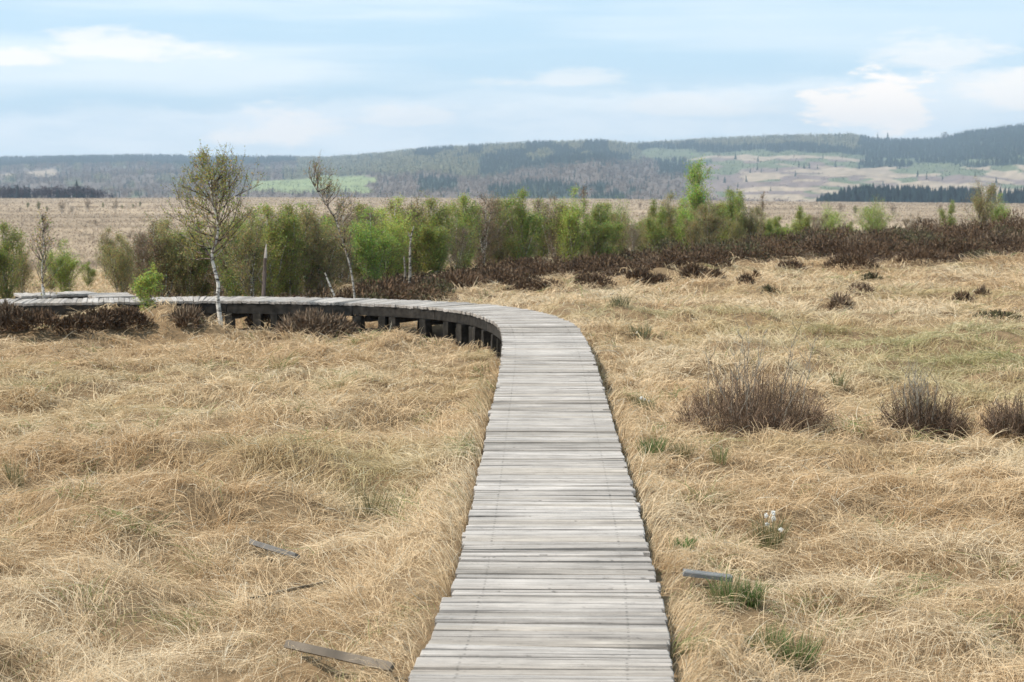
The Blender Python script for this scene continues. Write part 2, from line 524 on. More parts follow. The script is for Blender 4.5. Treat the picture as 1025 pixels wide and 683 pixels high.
# ------------------------------------------------------------------ the setting: ground
def make_ground():
    az = np.concatenate([np.arange(-180, -36, 6.0), np.arange(-36, -21, .5), np.arange(-21, 21, .12), np.arange(21, 36, .5), np.arange(36, 180.1, 6.0)])
    az = np.radians(az)
    rr = np.concatenate([[.05, 1, 2, 3, 4, 4.6], np.geomspace(5, 1250, 470)])
    A, RR = np.meshgrid(az, rr)
    X, Y = RR * np.sin(A), RR * np.cos(A)
    Z = H(X.ravel(), Y.ravel())
    x, y = X.ravel(), Y.ravel()
    V = np.stack([x, y, Z], -1)
    nr, nc = X.shape
    i = np.arange(nr - 1)[:, None] * nc + np.arange(nc - 1)[None, :]
    Q = np.stack([i, i + 1, i + nc + 1, i + nc], -1).reshape(-1, 4)
    r = np.hypot(x, y)
    straw = np.array([.22, .15, .085]); moor = np.array([.345, .262, .18]); peat = np.array([.09, .06, .04])
    c = straw + (moor - straw) * sstep(40, 130, r)[:, None]
    n = fbm(x / 14, y / 14, 71, 4); n2 = fbm(x / 70, y / 40, 77, 4)
    far = sstep(60, 150, r)
    c = c * (1 + far * ((n - .5) * .5 + (n2 - .5) * .6))[:, None]
    d = np.minimum(np.abs(fbm(x / 160, y / 50, 81, 3) - .5) * 14, 1)
    c = c * (1 - .10 * far * (1 - d))[:, None]
    hb = heather_at(x, y)
    c = np.where(hb[:, None], peat, c)
    c = np.where((WALK.dist(x, y, 12) < .42)[:, None], peat * 1.6, c)
    me = build_mesh('ground', V, Q, None, [M_GROUND], None, c, smooth=True)
    tag(link('ground', me), kind='structure')


make_ground()


# ------------------------------------------------------------------ dry grass (uncountable)
def make_grass():
    rg = np.random.default_rng(101)
    # tussock centres, jittered grid whose pitch grows with distance
    cx, cy, cs = [], [], []
    y = 4.6
    while y < 62:
        pitch = .25 * max(1, (y / 11) ** .85)
        hw = .31 * y + 2.4
        xs = np.arange(-hw, hw, pitch)
        cx.append(xs + rg.uniform(-.5, .5, len(xs)) * pitch); cy.append(y + rg.uniform(-.5, .5, len(xs)) * pitch)
        cs.append(np.full(len(xs), pitch / .25)); y += pitch
    for sd in (-1, 1):                                                       # a denser fringe along the low part of the walk
        ss = np.arange(WALK.s_at_y(5.0), WALK.s_at_y(20), .19)
        fr = [WALK.frame(q) for q in ss]
        off = rg.uniform(.49, .95, len(ss))
        cx.append(np.array([p[0] + sd * o * r[0] for (p, t, r), o in zip(fr, off)])); cy.append(np.array([p[1] + sd * o * r[1] for (p, t, r), o in zip(fr, off)]))
        cs.append(np.full(len(ss), .8))
    cx, cy, cs = map(np.concatenate, (cx, cy, cs))
    keep = ~heather_at(cx, cy)
    cx, cy, cs = cx[keep], cy[keep], cs[keep]
    nT = len(cx)
    per = (140 * rg.uniform(.5, 1.5, nT)).astype(int)
    idx = np.repeat(np.arange(nT), per); n = len(idx)
    th = rg.uniform(0, 2 * math.pi, n); rad = np.abs(rg.normal(0, .14, n)) * cs[idx] ** .95
    x = cx[idx] + rad * np.cos(th); y = cy[idx] + rad * np.sin(th)
    lay = 2 * math.pi * fbm(cx / 2.4, cy / 2.4, 91, 2) * 1.6 + rg.normal(0, .8, nT)
    stand = rg.random(nT) ** 1.6                                            # how upright a tussock still stands
    tall = rg.uniform(.7, 1.3, nT)
    dist = np.hypot(x, y)
    d = WALK.dist(x, y, 8)
    ok = (d > np.where((x < .1) & (y < 8.1), .495, .452)) & (SPUR.dist(x, y) > .4) & (y > 4.6)
    for _px, _py, _w in BARE_SPOTS:                                          # where the loose boards lie
        X, Y, _ = hit(_px, _py)
        ok &= ~((np.abs(x - X) < _w) & (y > Y - .28) & (y < Y + .14) & (rg.random(n) < .6))
    for _px, _py, _wpx in TUFT_SPOTS:
        X, Y, _ = hit(_px, _py); w_ = _wpx / FPX * Y
        ok &= ~((np.hypot(x - X, (y - Y + .08) * .7) < w_ * .6) & (rg.random(n) < .6))
    for _px, _py, _wpx, _hpx in HEATHER_SPOTS:
        X, Y, _ = hit(_px, _py); w_ = _wpx / FPX * Y
        ok &= ~((np.abs(x - X) < w_ * .5) & (y > Y - .35) & (y < Y + .45) & (rg.random(n) < .75))
    x, y, idx, rad, th, dist, d = [a[ok] for a in (x, y, idx, rad, th, dist, d)]; n = len(x)
    # direction: fall along the lay, fan away from the tussock
    vx = np.cos(lay[idx]) * .6 + np.cos(th) * .8 + rg.normal(0, .6, n); vy = np.sin(lay[idx]) * .6 + np.sin(th) * .8 + rg.normal(0, .6, n)
    a = np.arctan2(vy, vx)
    e0 = np.radians(rg.uniform(20, 70, n) + 25 * stand[idx] * rg.random(n)); e1 = np.radians(rg.uniform(-75, -5, n) + 50 * stand[idx])
    L = rg.uniform(.09, .28, n) * tall[idx] * (1 + .25 * sstep(15, 40, dist))
    # beside the walk the blades lean along it, not over it
    nearw = d < .8
    L = np.where(nearw, L * .75, L)
    a = np.where(nearw & (y < 21), np.where(rg.random(n) < .5, 1.57, -1.57) + np.where(x > .2, -1, 1) * rg.uniform(-.5, .9, n) * np.where(np.sin(a) > 0, 1, -1), a)
    a = np.where(nearw & (d < .6) & (y < 21), np.where(x > .2, rg.uniform(-1.2, 1.2, n), math.pi + rg.uniform(-1.2, 1.2, n)), a)
    rim = (d < .54) & (y < 21) & (rg.random(n) < .5)
    e0 = np.where(rim, np.radians(rg.uniform(55, 88, n)), e0); e1 = np.where(rim, np.radians(rg.uniform(0, 50, n)), e1)
    e1 = np.where(nearw & (y < 21), np.maximum(e1, np.radians(-30)), e1)
    root = np.stack([x, y, H(x, y) - .015], -1)
    pts = blades(root, a, e0, e1, L, None, rg, .95, 4)
    g = (H0(pts[:, :, 0].ravel(), pts[:, :, 1].ravel()) + bump(pts[:, :, 0].ravel(), pts[:, :, 1].ravel())).reshape(n, 5)
    lift = rg.uniform(.01, .07, n)[:, None] * np.array([0, 1, 1, 1, 1])
    pts[:, 1:, 2] = np.maximum(pts[:, 1:, 2], (g + lift)[:, 1:])
    # keep tips off the deck
    dt = WALK.dist(pts[:, -1, 0], pts[:, -1, 1], 8)
    stray = (dt < .40) & (rg.random(n) > .08)
    pts = pts[~stray]; x, y, dist = x[~stray], y[~stray], dist[~stray]
    n = len(pts)
    w = np.maximum(.0025, .58 * dist / 1900) * rg.uniform(.7, 1.35, n)
    V, Q, T, nv = ribbon(pts, w, rg)
    c = straw_colour(x, y, rg)
    me = build_mesh('dry_grass', V, Q, T, [M_GRASS], None, np.repeat(c, nv, 0))
    tag(link('dry_grass', me), 'matted straw coloured moor grass covering the bog on both sides of the boardwalk', 'grass', kind='stuff')
    print('grass blades', n)


TUFT_SPOTS = [(652, 464, 16), (644, 413, 16), (642, 342, 18), (772, 556, 26), (683, 553, 20), (727, 616, 28), (753, 611, 13), (765, 658, 46), (795, 678, 30), (735, 640, 20), (374, 520, 36), (12, 490, 20), (682, 460, 26), (720, 466, 18), (620, 308, 20), (838, 393, 14)]
HEATHER_SPOTS = [(30, 336, 68, 27), (72, 336, 56, 28), (96, 331, 46, 23), (126, 330, 44, 19), (3, 333, 40, 26), (186, 330, 26, 18), (312, 341, 74, 25), (270, 327, 46, 16), (640, 282, 20, 9), (655, 285, 26, 10), (694, 281, 22, 15), (714, 282, 16, 11), (746, 287, 12, 10), (757, 283, 7, 9), (770, 296, 14, 8), (790, 270, 26, 8), (853, 270, 52, 14), (872, 283, 18, 7), (925, 264, 60, 12), (842, 312, 20, 17), (862, 295, 20, 9), (965, 304, 18, 10), (984, 298, 12, 9), (1003, 322, 44, 8), (535, 294, 60, 14), (590, 288, 44, 12)]
BARE_SPOTS = [(707, 588, .20), (275, 562, .16), (335, 664, .20), (300, 600, .12)]
make_grass()


def make_moor_grass():
    """rough pale tussocks on the plain beyond the birches"""
    rg = np.random.default_rng(202)
    n = 42000
    u = rg.random(n); r = 60 * (900 / 60) ** u
    t = rg.uniform(-.36, .36, n)
    y = r / np.sqrt(1 + t * t); x = y * t
    k = 3
    X = np.repeat(x, k) + rg.normal(0, 1, n * k) * np.repeat(r, k) * .0012; Y = np.repeat(y, k) + rg.normal(0, 1, n * k) * np.repeat(r, k) * .003
    d = np.hypot(X, Y)
    L = rg.uniform(.15, .38, n * k) * (1 + .5 * sstep(100, 600, d))
    pts = blades(np.stack([X, Y, H0(X, Y) - .04], -1), rg.uniform(0, 6.28, n * k), np.radians(rg.uniform(40, 85, n * k)), np.radians(rg.uniform(-20, 60, n * k)), L, None, rg, .3, 2)
    V, Q, T, nv = ribbon(pts, np.maximum(.03, d / 1900 * .9), rg)
    q = fbm(X / 30, Y / 30, 52, 3)[:, None]
    c = np.array([.32, .245, .178]) + (np.array([.37, .285, .205]) - np.array([.32, .245, .178])) * np.clip((q - .5) * 2.2 + .5 + rg.normal(0, .25, (len(X), 1)), 0, 1)
    dk = rg.random((len(X), 1))
    c = np.where(dk < .05 + .08 * (q > .56), np.array([.17, .12, .09]), c)
    me = build_mesh('moor_grass', V, Q, T, [M_GRASS], None, np.repeat(c, nv, 0))
    tag(link('moor_grass', me), 'pale pinkish tussock grass over the wide open moor beyond the birches', 'grass', kind='stuff')


make_moor_grass()


# ------------------------------------------------------------------ hills
SKY_X = np.array([-420, -200, 0, 150, 250, 330, 380, 450, 540, 600, 625, 640, 700, 760, 850, 872, 900, 940, 962, 1025, 1200, 1450])
SKY_Y = np.array([161, 160, 160, 158, 159, 160, 156, 150, 145, 144, 146, 146, 142, 139, 138, 142, 143, 142, 136, 128, 122, 118])
CR_X = np.array([-420, 250, 420, 600, 640, 1025, 1450]); CR_R = np.array([4600, 4400, 3500, 3300, 3900, 3700, 3600.])
FOOT_X = np.array([-420, 300, 740, 1025, 1450]); FOOT_Y = np.array([204, 204, 210, 215, 215.])


def hill_y(px, r):
    cr = np.interp(px, CR_X, CR_R)
    t = np.clip((r - 1200) / (cr - 1200), 0, 1)
    sky, foot = np.interp(px, SKY_X, SKY_Y), np.interp(px, FOOT_X, FOOT_Y)
    return foot + (sky - foot) * (1.25 * t - .25 * t * t * t)


def hill_z(px, r):
    cr = np.interp(px, CR_X, CR_R)
    z = CAMZ - (hill_y(px, np.minimum(r, cr)) - HOR) / FPX * np.minimum(r, cr)
    rough = (fbm(px / 60, r / 350, 15, 3) - .5) * 12 * sstep(1500, 2200, r) * (1 - .75 * sstep(-500, 0, r - cr))
    return z + rough - np.maximum(r - cr, 0) * .06


def hill_pt(px, r):
    az = np.arctan((px - CX) / (FPX * cp))
    return np.stack([r * np.sin(az), r * np.cos(az), hill_z(px, r)], -1)


C_MIX, C_CON, C_BARE, C_GREEN, C_STRAW, C_HEATH, C_YOUNG = range(7)
COVER = np.array([(.12, .12, .07), (.05, .06, .042), (.14, .11, .088), (.21, .24, .11), (.32, .25, .18), (.19, .145, .125), (.125, .14, .08)])


def cover(px, py):
    """what grows where on the hillside (by bearing and by height up the slope)"""
    wx = px + (fbm(px / 18, py / 6, 121, 3) - .5) * 26; wy = py + (fbm(px / 30, py / 9, 131, 3) - .5) * 9
    k = np.full(np.shape(px), C_BARE)
    def put(cond, v):
        k[cond] = v
    left = wx < 300
    put(left & (wy < 167), C_CON)
    put(left & (wy >= 167) & (vnoise(px / 9, py / 4, 5) > .72), C_MIX)
    put((wx < 60) & (np.abs(wy - 174) < 2) & (vnoise(px / 12, py / 4, 9) > .4), C_STRAW)
    put((wx >= 300) & (wx < 640) & (wy < 178 - (wx - 300) * .02), C_MIX)
    put((wx > 420) & (wx < 625) & (wy < 162) & (vnoise(px / 14, py / 5, 8) > .55), C_CON)
    put((np.abs(wx - 318) < 58) & (wy > 176 + np.abs(wx - 340) * .08) & (wy < 192), C_GREEN)
    put((wx > 395) & (wx < 700) & (wy > 183), C_BARE)
    put((wx > 500) & (wx < 660) & (wy > 165) & (wy < 180), C_BARE)
    put((wx > 480) & (wx < 630) & (np.abs(wy - (168 - (wx - 480) * .06)) < 5), C_CON)
    put((np.abs(wx - 437) < 20) & (wy > 180) & (wy < 192), C_CON)
    put((np.abs(wx - 508) < 17) & (wy > 187), C_CON)
    put((np.abs(wx - 548) < 20) & (wy > 184), C_CON)
    put((np.abs(wx - 600) < 40) & (wy > 186) & (vnoise(px / 8, py / 4, 19) > .5), C_CON)
    put((wx > 655) & (wx < 690) & (wy > 160) & (wy < 177), C_CON)
    # right-hand slope
    rt = wx >= 640
    put(rt & (wy < 153), C_CON)
    put(rt & (wy < 147) & (wx < 860), C_MIX)
    put(rt & (wy >= 152) & (wy < 159) & (wx < 860), C_YOUNG)
    put((wx > 690) & (wx < 860) & (np.abs(wy - 158.5) < 1.4), C_STRAW)
    put(rt & (wx > 690) & (wy >= 160), C_HEATH)
    put((wx > 690) & (wy >= 160) & (vnoise(px / 22, py / 3.2, 33) > .56), C_YOUNG)
    put((wx > 740) & (wy > 166) & (vnoise(px / 40, py / 3.0, 37) > .46), C_STRAW)
    put((wx > 860) & (wy >= 153) & (wy < 167), C_CON)
    put((wx > 870) & (wy >= 158) & (wy < 170) & (vnoise(px / 25, py / 3, 43) > .5), C_YOUNG)
    put((wx > 740) & (wy > 195), C_STRAW)
    put((wx > 850) & (np.abs(wy - 180) < 3.5) & (vnoise(px / 30, py / 3, 47) > .45), C_HEATH)
    return k


def make_hills():
    px = np.arange(-400, 1440, 4.0)
    rr = np.concatenate([np.linspace(1180, 4700, 190), np.linspace(4780, 5200, 6)])
    P, RR = np.meshgrid(px, rr)
    pt = hill_pt(P.ravel(), RR.ravel())
    k = cover(P.ravel(), hill_y(P.ravel(), RR.ravel()))
    c = COVER[k] * (1 + (fbm(P.ravel() / 5, RR.ravel() / 40, 88, 3) - .5) * .8)[:, None]
    nr, nc = P.shape
    i = np.arange(nr - 1)[:, None] * nc + np.arange(nc - 1)[None, :]
    Q = np.stack([i, i + 1, i + nc + 1, i + nc], -1).reshape(-1, 4)
    tag(link('hills', build_mesh('hills', pt, Q, None, [M_FAR], None, c, smooth=True)), kind='structure')


make_hills()


def conifers(P, h, w, rg, col, tiers=3, k=6):
    """many narrow spruces in one set of arrays"""
    n = len(P); V, T, C = [], [], []
    off = 0
    for t in range(tiers):
        z0, z1 = .06 + .30 * t, min(1.0, .50 + .27 * t)
        wr = w * (1 - .30 * t)
        a = rg.uniform(0, 6.28, n)[:, None] + np.arange(k)[None] * 6.2832 / k
        rr = wr[:, None] * .5 * rg.uniform(.6, 1.3, (n, k))
        ring = np.stack([P[:, None, 0] + rr * np.cos(a), P[:, None, 1] + rr * np.sin(a), P[:, None, 2] + h[:, None] * (z0 + rg.uniform(-.06, .06, (n, k)))], -1)
        tip = P + np.stack([rg.normal(0, .02, n) * w, rg.normal(0, .02, n) * w, h * z1], -1)
        V.append(np.concatenate([ring, tip[:, None]], 1).reshape(-1, 3))
        b = (np.arange(n) * (k + 1))[:, None] + off
        for j in range(k):
            T.append(np.concatenate([b + j, b + (j + 1) % k, b + k], 1))
        C.append(np.repeat(col * rg.uniform(.75, 1.25, (n, 1)), k + 1, 0))
        off += n * (k + 1)
    return np.vstack(V), np.vstack(T), np.vstack(C)


def puffs(P, h, w, rg, col, nf=22):
    """rounded leafless or leafy crowns as loose faces, with a thin stem"""
    n = len(P)
    d = unit(rg.normal(size=(n, nf, 3))) * (rg.random((n, nf, 1)) ** .4)
    c = P[:, None] + np.stack([d[..., 0] * w[:, None] * .5, d[..., 1] * w[:, None] * .5, h[:, None] * (.6 + .4 * d[..., 2])], -1)
    c = c.reshape(-1, 3); m = len(c)
    s = np.repeat(w, nf)[:, None] * rg.uniform(.09, .21, (m, 1))
    nn = unit(d.reshape(-1, 3) + np.array([0, 0, .5]) + rg.normal(size=(m, 3)) * .3); a = unit(np.cross(nn, rg.normal(size=(m, 3)))); b = np.cross(nn, a)
    V = np.stack([c - a * s, c + b * s * .6, c + a * s], 1).reshape(-1, 3)
    C = np.repeat(np.repeat(col, nf, 0) * rg.uniform(.82, 1.18, (m, 1)), 3, 0)
    T = np.arange(m * 3).reshape(-1, 3)
    # stems
    ws = w * .035
    S = np.stack([P + np.stack([-ws, 0 * ws, 0 * ws], -1), P + np.stack([ws, 0 * ws, 0 * ws], -1), P + np.stack([0 * ws, 0 * ws, h * .8], -1)], 1).reshape(-1, 3)
    return np.vstack([V, S]), np.vstack([T, np.arange(n * 3).reshape(-1, 3) + m * 3]), np.vstack([C, np.repeat(col * .9, 3, 0)])


def make_forest():
    rg = np.random.default_rng(303)
    n = 60000
    px = rg.uniform(-330, 1370, n)
    t = rg.random(n)
    cr = np.interp(px, CR_X, CR_R)
    r = 1450 + (cr + 160 - 1450) * t ** .8
    y = hill_y(px, np.minimum(r, cr))
    k = cover(px, y)
    # every crest carries an extra row so that the skyline is trees
    pe = rg.uniform(-330, 1370, 3600); re = np.interp(pe, CR_X, CR_R) + rg.uniform(-260, 120, 3600)
    px = np.concatenate([px, pe]); r = np.concatenate([r, re]); k = np.concatenate([k, cover(pe, np.interp(pe, SKY_X, SKY_Y) + 2)])
    n = len(px)
    P = hill_pt(px, r); P[:, 2] -= .5
    g = rg.random(n)
    con = ((k == C_CON) & (g < .97)) | ((k == C_MIX) & (g < .16)) | ((k == C_BARE) & (g < .05)) | ((k == C_YOUNG) & (g < .2)) | ((k == C_HEATH) & (g < .02)) | ((k == C_GREEN) & (g < .05))
    hh = rg.uniform(8, 12.5, n) * np.where((k == C_YOUNG) | (k == C_GREEN), .4, 1) * np.clip(r / 3200, .4, 1.0)
    col = np.array([.034, .052, .042]) * rg.uniform(.7, 1.35, (n, 1)) + np.where((k == C_MIX)[:, None], np.array([.012, .016, .0]), 0)
    V, T, C = conifers(P[con], hh[con], hh[con] * rg.uniform(.32, .46, con.sum()), rg, col[con], 3, 5)
    tag(link('conifer_forest', build_mesh('conifer_forest', V, None, T, [M_FAR], None, C)), 'dark blue-green spruce forest covering the far hillsides', 'forest', kind='stuff')
    dec = ~con & (((k == C_BARE) & (g < .62)) | ((k == C_MIX) & (g < .98)) | ((k == C_YOUNG) & (g < .6)) | ((k == C_GREEN) & (g < .4)) | ((k == C_HEATH) & (g < .16)))
    base = np.where((k == C_BARE)[:, None], np.array([.165, .125, .095]), np.array([.215, .20, .115]))
    base = np.where(((k == C_YOUNG) | (k == C_GREEN))[:, None], np.array([.15, .18, .07]), base)
    base = np.where((k == C_HEATH)[:, None], np.array([.12, .09, .08]), base)
    col = base * rg.uniform(.78, 1.2, (n, 1))
    h2 = rg.uniform(7.5, 11, n) * np.clip(r / 3200, .4, 1.0) * np.where((k == C_YOUNG) | (k == C_GREEN) | (k == C_HEATH), .35, 1)
    V, T, C = puffs(P[dec], h2[dec], h2[dec] * rg.uniform(.8, 1.2, dec.sum()), rg, col[dec], 16)
    tag(link('leafless_woodland', build_mesh('leafless_woodland', V, None, T, [M_FAR], None, C)), 'greyish purple and olive broadleaved woodland on the far hillsides', 'woodland', kind='stuff')
    # the strip of dark wood at the left edge of the moor
    m = 420
    px = rg.uniform(-260, 116, m); r = rg.uniform(890, 935, m)
    az = np.arctan((px - CX) / (FPX * cp)); P = np.stack([r * np.sin(az), r * np.cos(az), H0(r * np.sin(az), r * np.cos(az)) - .2], -1)
    h = rg.uniform(4.6, 6.8, m) * (1 - .45 * sstep(85, 116, px)); iscon = rg.random(m) < .28
    V1, T1, C1 = conifers(P[iscon], h[iscon] * 1.0, h[iscon] * .5, rg, np.full((iscon.sum(), 3), (.02, .026, .028)), 3, 6)
    V2, T2, C2 = puffs(P[~iscon], h[~iscon], h[~iscon] * .9, rg, np.full(((~iscon).sum(), 3), (.05, .036, .04)), 30)
    tag(link('dark_wood', build_mesh('dark_wood', np.vstack([V1, V2]), None, np.vstack([T1, T2 + len(V1)]), [M_FAR], None, np.vstack([C1, C2]))),
        'low dark purple wood along the left edge of the open moor', 'wood', kind='stuff')
    # the spruce plantation at the right edge
    m = 700
    px = np.concatenate([rg.uniform(815, 978, 480), rg.uniform(985, 1330, 420)]); m = len(px)
    r = rg.uniform(1215, 1290, m)
    az = np.arctan((px - CX) / (FPX * cp)); P = hill_pt(px, r)
    h = rg.uniform(13.0, 18.5, m) * np.interp(px, [815, 850, 1400], [.55, 1, 1])
    V1, T1, C1 = conifers(P, h, h * .38, rg, np.array([.016, .028, .026]) * rg.uniform(.8, 1.3, (m, 1)), 3, 6)
    tag(link('spruce_plantation', build_mesh('spruce_plantation', V1, None, T1, [M_FAR], None, C1)), 'dense dark spruce plantation in a straight row at the right foot of the hill', 'plantation', kind='stuff')
    # thin leafless row beside it
    m = 150
    px = rg.uniform(700, 830, m); r = rg.uniform(1225, 1300, m); P = hill_pt(px, r); h = rg.uniform(5, 9, m)
    V2, T2, C2 = puffs(P, h, h * .7, rg, np.full((m, 3), (.14, .11, .11)), 14)
    tag(link('scrub_row', build_mesh('scrub_row', V2, None, T2, [M_FAR], None, C2)), 'thin greyish leafless scrub left of the dark spruce plantation', 'scrub', kind='stuff')


make_forest()


# single far trees that stand out
def far_conifer(px, r, h, label, on_hill=True, w=.42):
    rg = np.random.default_rng(int(px) + 5)
    if on_hill:
        p = hill_pt(np.array([float(px)]), np.array([float(r)]))[0]
    else:
        az = math.atan((px - CX) / (FPX * cp)); p = np.array([r * math.sin(az), r * math.cos(az), float(H0(r * math.sin(az), r * math.cos(az)))])
    V, T, C = conifers(np.zeros((1, 3)), np.array([h]), np.array([h * w]), rg, np.array([[.026, .04, .034]]), 4, 9)
    e = link('conifer_tree', None, loc=p); tag(e, label, 'tree')
    link('crown', build_mesh('crown', V, None, T, [M_FAR], None, C), e)
    b = MB(); b.tube([(0, 0, -.5), (0, 0, h * .3)], [h * .025, h * .015], 6, 0, (.08, .06, .05))
    link('trunk', b.mesh('trunk', [M_TWIG]), e)


far_conifer(80, 905, 8.6, 'tall pointed spruce rising above the dark wood at the left edge of the moor', False)
far_conifer(874, 3700, 20, 'left of two tall spruces on the right skyline')
far_conifer(884, 3690, 21, 'right of two tall spruces on the right skyline')
rg_ = np.random.default_rng(9)
V, T, C = puffs(np.zeros((1, 3)), np.array([19.]), np.array([17.]), rg_, np.array([[.06, .06, .05]]), 90)
e = link('skyline_tree', None, loc=hill_pt(np.array([941.]), np.array([3690.]))[0])
tag(e, 'lone round topped tree standing on the bare right skyline', 'tree')
link('crown', build_mesh('crown', V[:-3], None, T[:-1], [M_FAR], None, C[:-3]), e)
b = MB(); b.tube([(0, 0, -1), (.2, 0, 9)], [.6, .35], 6, 0, (.08, .06, .05)); link('trunk', b.mesh('trunk', [M_TWIG]), e)


# ------------------------------------------------------------------ boardwalk
def plank_arrays(path, s0, s1, rg, hw, zoff=0.0, shift=0.0, wmean=.1, skew=0.0):
    V, Q, C, G = [], [], [], []
    s = s0; n = 0
    base_cols = [(.395, .37, .335), (.36, .335, .30), (.43, .405, .37), (.325, .298, .26), (.37, .337, .29)]
    while s < s1 - .03:
        w = min(wmean * rg.uniform(.86, 1.12), s1 - s)
        gap = rg.choice([.002, .004, .007, .013], p=[.42, .32, .19, .07])
        a, ta, ra = path.frame(s + gap * .5); b_, tb, rb = path.frame(s + w - gap * .5)
        l1, l2 = hw + rg.normal(0, .005) + (rg.random() < .05) * rg.uniform(-.035, .025), hw + rg.normal(0, .005) + (rg.random() < .05) * rg.uniform(-.035, .025)
        yaw = rg.normal(0, .004) + skew
        z = zoff + rg.normal(0, .0022); roll = rg.normal(0, .0025); tip = rg.normal(0, .002)
        A = a - ra * l1 - ta * yaw * l1 + ra * shift; B = a + ra * l2 + ta * yaw * l2 + ra * shift
        Cc = b_ + rb * l2 + tb * yaw * l2 + rb * shift; D = b_ - rb * l1 - tb * yaw * l1 + rb * shift
        ctr = (A + B + Cc + D) / 4
        zz = np.array([z - tip - roll, z + tip - roll, z + tip + roll, z - tip + roll])
        P4 = np.array([A, B, Cc, D])
        ch = .0045
        inn = P4 + np.array([ra * ch + ta * ch, -ra * ch + ta * ch, -rb * ch - tb * ch, rb * ch - tb * ch])
        # subdivide the top lengthwise so a board can bow a little and its edge wander
        v = np.vstack([np.c_[P4, zz - .036], np.c_[P4, zz - ch], np.c_[inn, zz]])
        off = len(V) * 12
        q = [(0, 1, 5, 4), (1, 2, 6, 5), (2, 3, 7, 6), (3, 0, 4, 7), (4, 5, 9, 8), (5, 6, 10, 9), (6, 7, 11, 10), (7, 4, 8, 11), (8, 9, 10, 11), (3, 2, 1, 0)]
        V.append(v); Q.append(np.array(q) + off)
        c = np.array((1.03, .98, .965)) * np.array(base_cols[rg.choice(5, p=[.3, .22, .22, .14, .12])]) * rg.uniform(.86, 1.1)
        C.append(np.broadcast_to(c, (12, 3)))
        ww = (w - gap) / 2; r0 = rg.uniform(0, 40)
        gl = np.array([(-l1, -ww, r0), (l2, -ww, r0), (l2, ww, r0), (-l1, ww, r0)])
        G.append(np.vstack([gl - np.array([0, 0, .3]), gl, gl]))
        s += w; n += 1
    return np.vstack(V), np.vstack(Q), np.vstack(C), np.vstack(G)


def beam(path, s0, s1, off, top, bot, th, rg, step=.3):
    """one long side timber, in lengths that butt at the joints"""
    b = MB()
    s = s0
    while s < s1 - .05:
        e = min(s + rg.uniform(1.6, 2.3), s1)
        k = max(2, int((e - s) / step) + 1)
        rows = []
        c = np.array([.036, .031, .026]) * rg.uniform(.7, 1.25)
        dz = rg.normal(0, .008)
        for q in np.linspace(s, e - .012, k):
            p, t, r = path.frame(q)
            i, o = p + r * (off - th / 2), p + r * (off + th / 2)
            j = rg.normal(0, .003)
            rows.append([(*i, top + dz), (*o, top + dz), (*o, bot + dz + j), (*i, bot + dz + j)])
        V = np.array(rows).reshape(-1, 3)
        Q = [(4 * m + x, 4 * m + (x + 1) % 4, 4 * m + 4 + (x + 1) % 4, 4 * m + 4 + x) for m in range(k - 1) for x in range(4)]
        Q += [(3, 2, 1, 0), (4 * k - 4, 4 * k - 3, 4 * k - 2, 4 * k - 1)]
        b.add(V, Q, None, 0, c)
        s = e
    return b.mesh('side_beam', [M_BEAM])


def post_mesh(p, t, r, w, d, top, bot, rg, col):
    b = MB()
    lean = rg.normal(0, .012, 2)
    V = []
    for z, f in ((bot, 1.05), (.5 * (top + bot), 1.0), (top, .97)):
        k = (z - bot) / (top - bot)
        for sx, sy in ((-1, -1), (1, -1), (1, 1), (-1, 1)):
            q = p + t * sx * w * .5 * f + r * sy * d * .5 * f + lean * k + rg.normal(0, .003, 2)
            V.append((*q, z + (rg.normal(0, .004) if z == top else 0)))
    Q = [(4 * m + x, 4 * m + (x + 1) % 4, 4 * m + 4 + (x + 1) % 4, 4 * m + 4 + x) for m in range(2) for x in range(4)] + [(8, 9, 10, 11)]
    b.add(V, Q, None, 0, col)
    return b.mesh('post', [M_BEAM])


